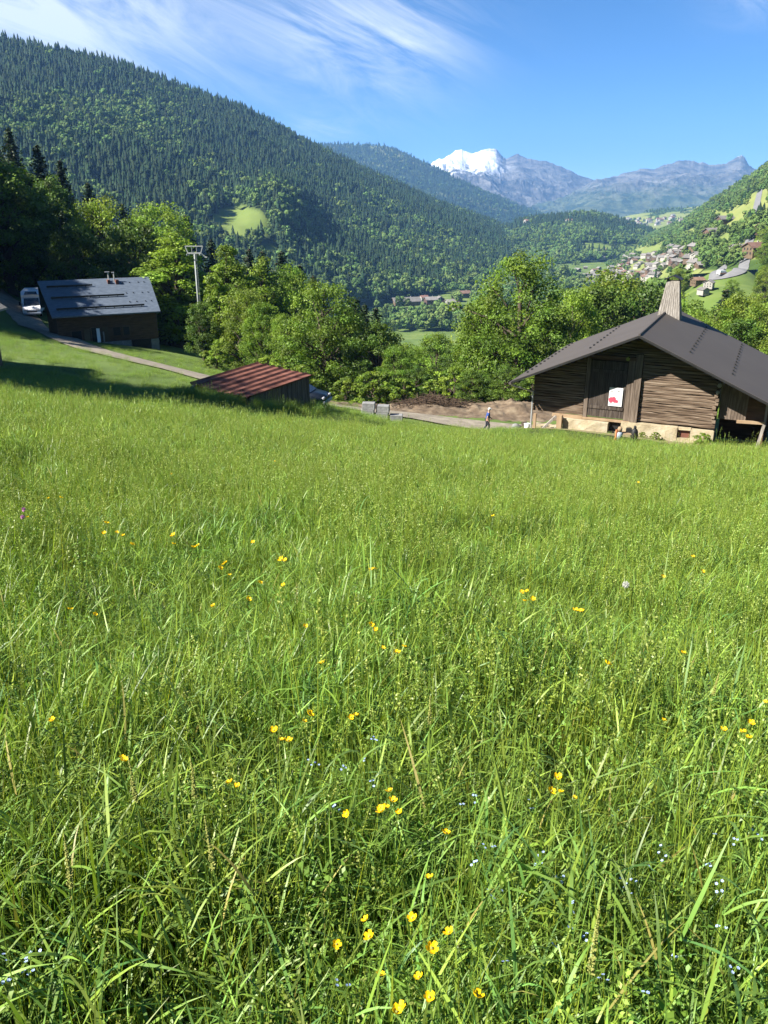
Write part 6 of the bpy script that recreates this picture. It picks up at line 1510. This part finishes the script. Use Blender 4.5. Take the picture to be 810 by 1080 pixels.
# forget-me-nots: a stem with a few tiny blue blossoms
def fmn_mesh(k):
    r = random.Random(50 + k); a = MB(); b = MB()
    for j in range(r.randint(2, 4)):
        q = Vector((r.uniform(-.02, .02), r.uniform(-.02, .02), r.uniform(-.02, .015))); a.tube([(0, 0, -.4), (q.x * .3, q.y * .3, -.15), q], [.0012, .001, .0007], 4)
        for i in range(5):
            t = 2 * math.pi * i / 5; d = Vector((math.cos(t), math.sin(t), .15)); n_ = Vector((-d.y, d.x, 0)); v = [b.bm.verts.new(q + w_) for w_ in (d * .0005, d * .003 - n_ * .0022, d * .0052, d * .003 + n_ * .0022)]; b.bm.faces.new(v)
    bmesh.ops.recalc_face_normals(a.bm, faces=a.bm.faces); s = bpy.data.meshes.new('stem'); a.bm.to_mesh(s); a.bm.free(); s.materials.append(M['stem'])
    p_ = bpy.data.meshes.new('blossoms'); b.bm.to_mesh(p_); b.bm.free(); p_.materials.append(M['petal_blue']); return s, p_
FM = [fmn_mesh(k) for k in range(4)]
BL = [(3, 1014), (22, 1016), (38, 1008), (18, 1030), (5, 1032), (24, 1026), (328, 788), (330, 804), (360, 809), (380, 803), (392, 829), (393, 780), (356, 850), (493, 848), (499, 845), (515, 895), (498, 911), (523, 938), (525, 946), (571, 907), (589, 930), (606, 946), (603, 972), (662, 928), (664, 938), (691, 919), (747, 915), (756, 935), (770, 1023), (760, 880), (773, 889), (797, 880), (615, 990), (592, 1002), (650, 860), (700, 900), (635, 1030), (540, 1010), (560, 850), (450, 795), (760, 975), (708, 1000), (680, 1050), (360, 1040)]
for i, (px, py) in enumerate(BL):
    hg = rfl.uniform(.42, .50); x_, y_ = meadow(px, py, hg); s, p_ = FM[i % 4]; e = empty('forget_me_not', (x_, y_, gz(x_, y_) + hg)); spin(e); e.scale = (.8,) * 3
    link(bpy.data.objects.new('stem', s), e); link(bpy.data.objects.new('blossoms', p_), e)
    side = 'in the bottom left corner' if px < 100 else 'left of centre' if px < 400 else 'in the right half'; row = ' low in the meadow' if py > 940 else ' in the near grass'
    tag(e, 'tiny pale blue meadow flower ' + side + ('' if px < 100 else row), 'flower', 'blue flowers ' + side + row)
for px, py, lab in ((25, 538, 'upper of two pink flowers at the left of the meadow'), (24, 546, 'lower of two pink flowers at the left of the meadow')):
    hg = .6; x_, y_ = meadow(px, py, hg); e = empty('pink_flower', (x_, y_, gz(x_, y_) + hg)); e.scale = (.62,) * 3; mb = MB(); mb.tube([(0, 0, -.58), (0, 0, 0)], .0018, 5); mb.build('stem', M['stem'], e)
    mb = MB(); rr2 = random.Random(px)
    for k in range(60): d = Vector((rr2.gauss(0, 1), rr2.gauss(0, 1), rr2.gauss(.4, 1))).normalized(); mb.bar(d * .008, d * .026, .006, .003)
    mb.build('petals', M['petal_pink'], e); tag(e, lab, 'flower', 'pink flowers')
hg = .58; x_, y_ = meadow(660, 617, hg); e = empty('dandelion_clock', (x_, y_, gz(x_, y_) + hg)); e.scale = (.8,) * 3; tag(e, 'white fluffy dandelion clock alone in the right of the meadow', 'flower')
mb = MB(); mb.tube([(0, 0, -.56), (0, 0, 0)], .002, 5); mb.build('stem', M['stem'], e)
mb = MB(); rr2 = random.Random(2)
for k in range(150): d = Vector((rr2.gauss(0, 1), rr2.gauss(0, 1), rr2.gauss(0, 1))).normalized(); mb.bar(d * .004, d * .026, .0012, .0012)
mb.build('seed_head', M['fluff'], e)
# tall grass spikes close to the lens
for px, py, hg, L, lab in ((627, 940, .86, .16, 'tall brownish grass spike low in the meadow, right of centre'), (243, 880, .80, .13, 'tall yellowish grass spike left of centre near the dark grass'), (150, 815, .78, .13, 'slim grass spike leaning right below the left buttercups'),
                         (206, 790, .78, .12, 'slim grass spike left of the yellowish spike'), (55, 905, .8, .12, 'blue green grass spike at the left edge of the near grass'), (740, 700, .72, .10, 'slim grass spike high at the right of the meadow'), (455, 740, .72, .1, 'slim grass spike above the centre buttercups')):
    x_, y_ = meadow(px, py, hg); e = empty('grass_spike', (x_, y_, gz(x_, y_))); e.rotation_euler = (rfl.uniform(-.08, .08), rfl.uniform(-.1, .1), 0)
    mb = MB(); mb.tube([(0, 0, -.05), (.004, 0, .3), (.0, 0, hg - L), (0, 0, hg)], [.0024, .002, .0016, .001], 5); mb.build('stem', M['stem'], e)
    mb = MB(); rr2 = random.Random(px)
    for k in range(150):
        t = rr2.random(); d = Vector((rr2.gauss(0, 1), rr2.gauss(0, 1), .9)).normalized(); c = Vector((0, 0, hg - L + L * t)); mb.bar(c, c + d * .008 * (1.15 - t), .0022, .0016)
    mb.build('seed_head', M['seedhead'], e); tag(e, lab, 'grass', 'tall grass spikes')

# ------------------------------------------------------------------ the air
mb = MB(); mb.box((-11800, -11800, -240), (11800, 11800, 900))
hz_m = bpy.data.materials.new('haze'); hz_m.use_nodes = True; t = hz_m.node_tree; t.nodes.remove(t.nodes['Principled BSDF'])
pv = N(t, 'ShaderNodeVolumePrincipled'); pv.inputs['Color'].default_value = (.20, .42, .85, 1); pv.inputs['Density'].default_value = 8.5e-5; pv.inputs['Anisotropy'].default_value = .0
t.links.new(pv.outputs[0], t.nodes['Material Output'].inputs['Volume'])
haze = mb.build('haze', hz_m, None); tag(haze, 'thin blue summer haze filling the valley air', 'haze', kind='stuff')
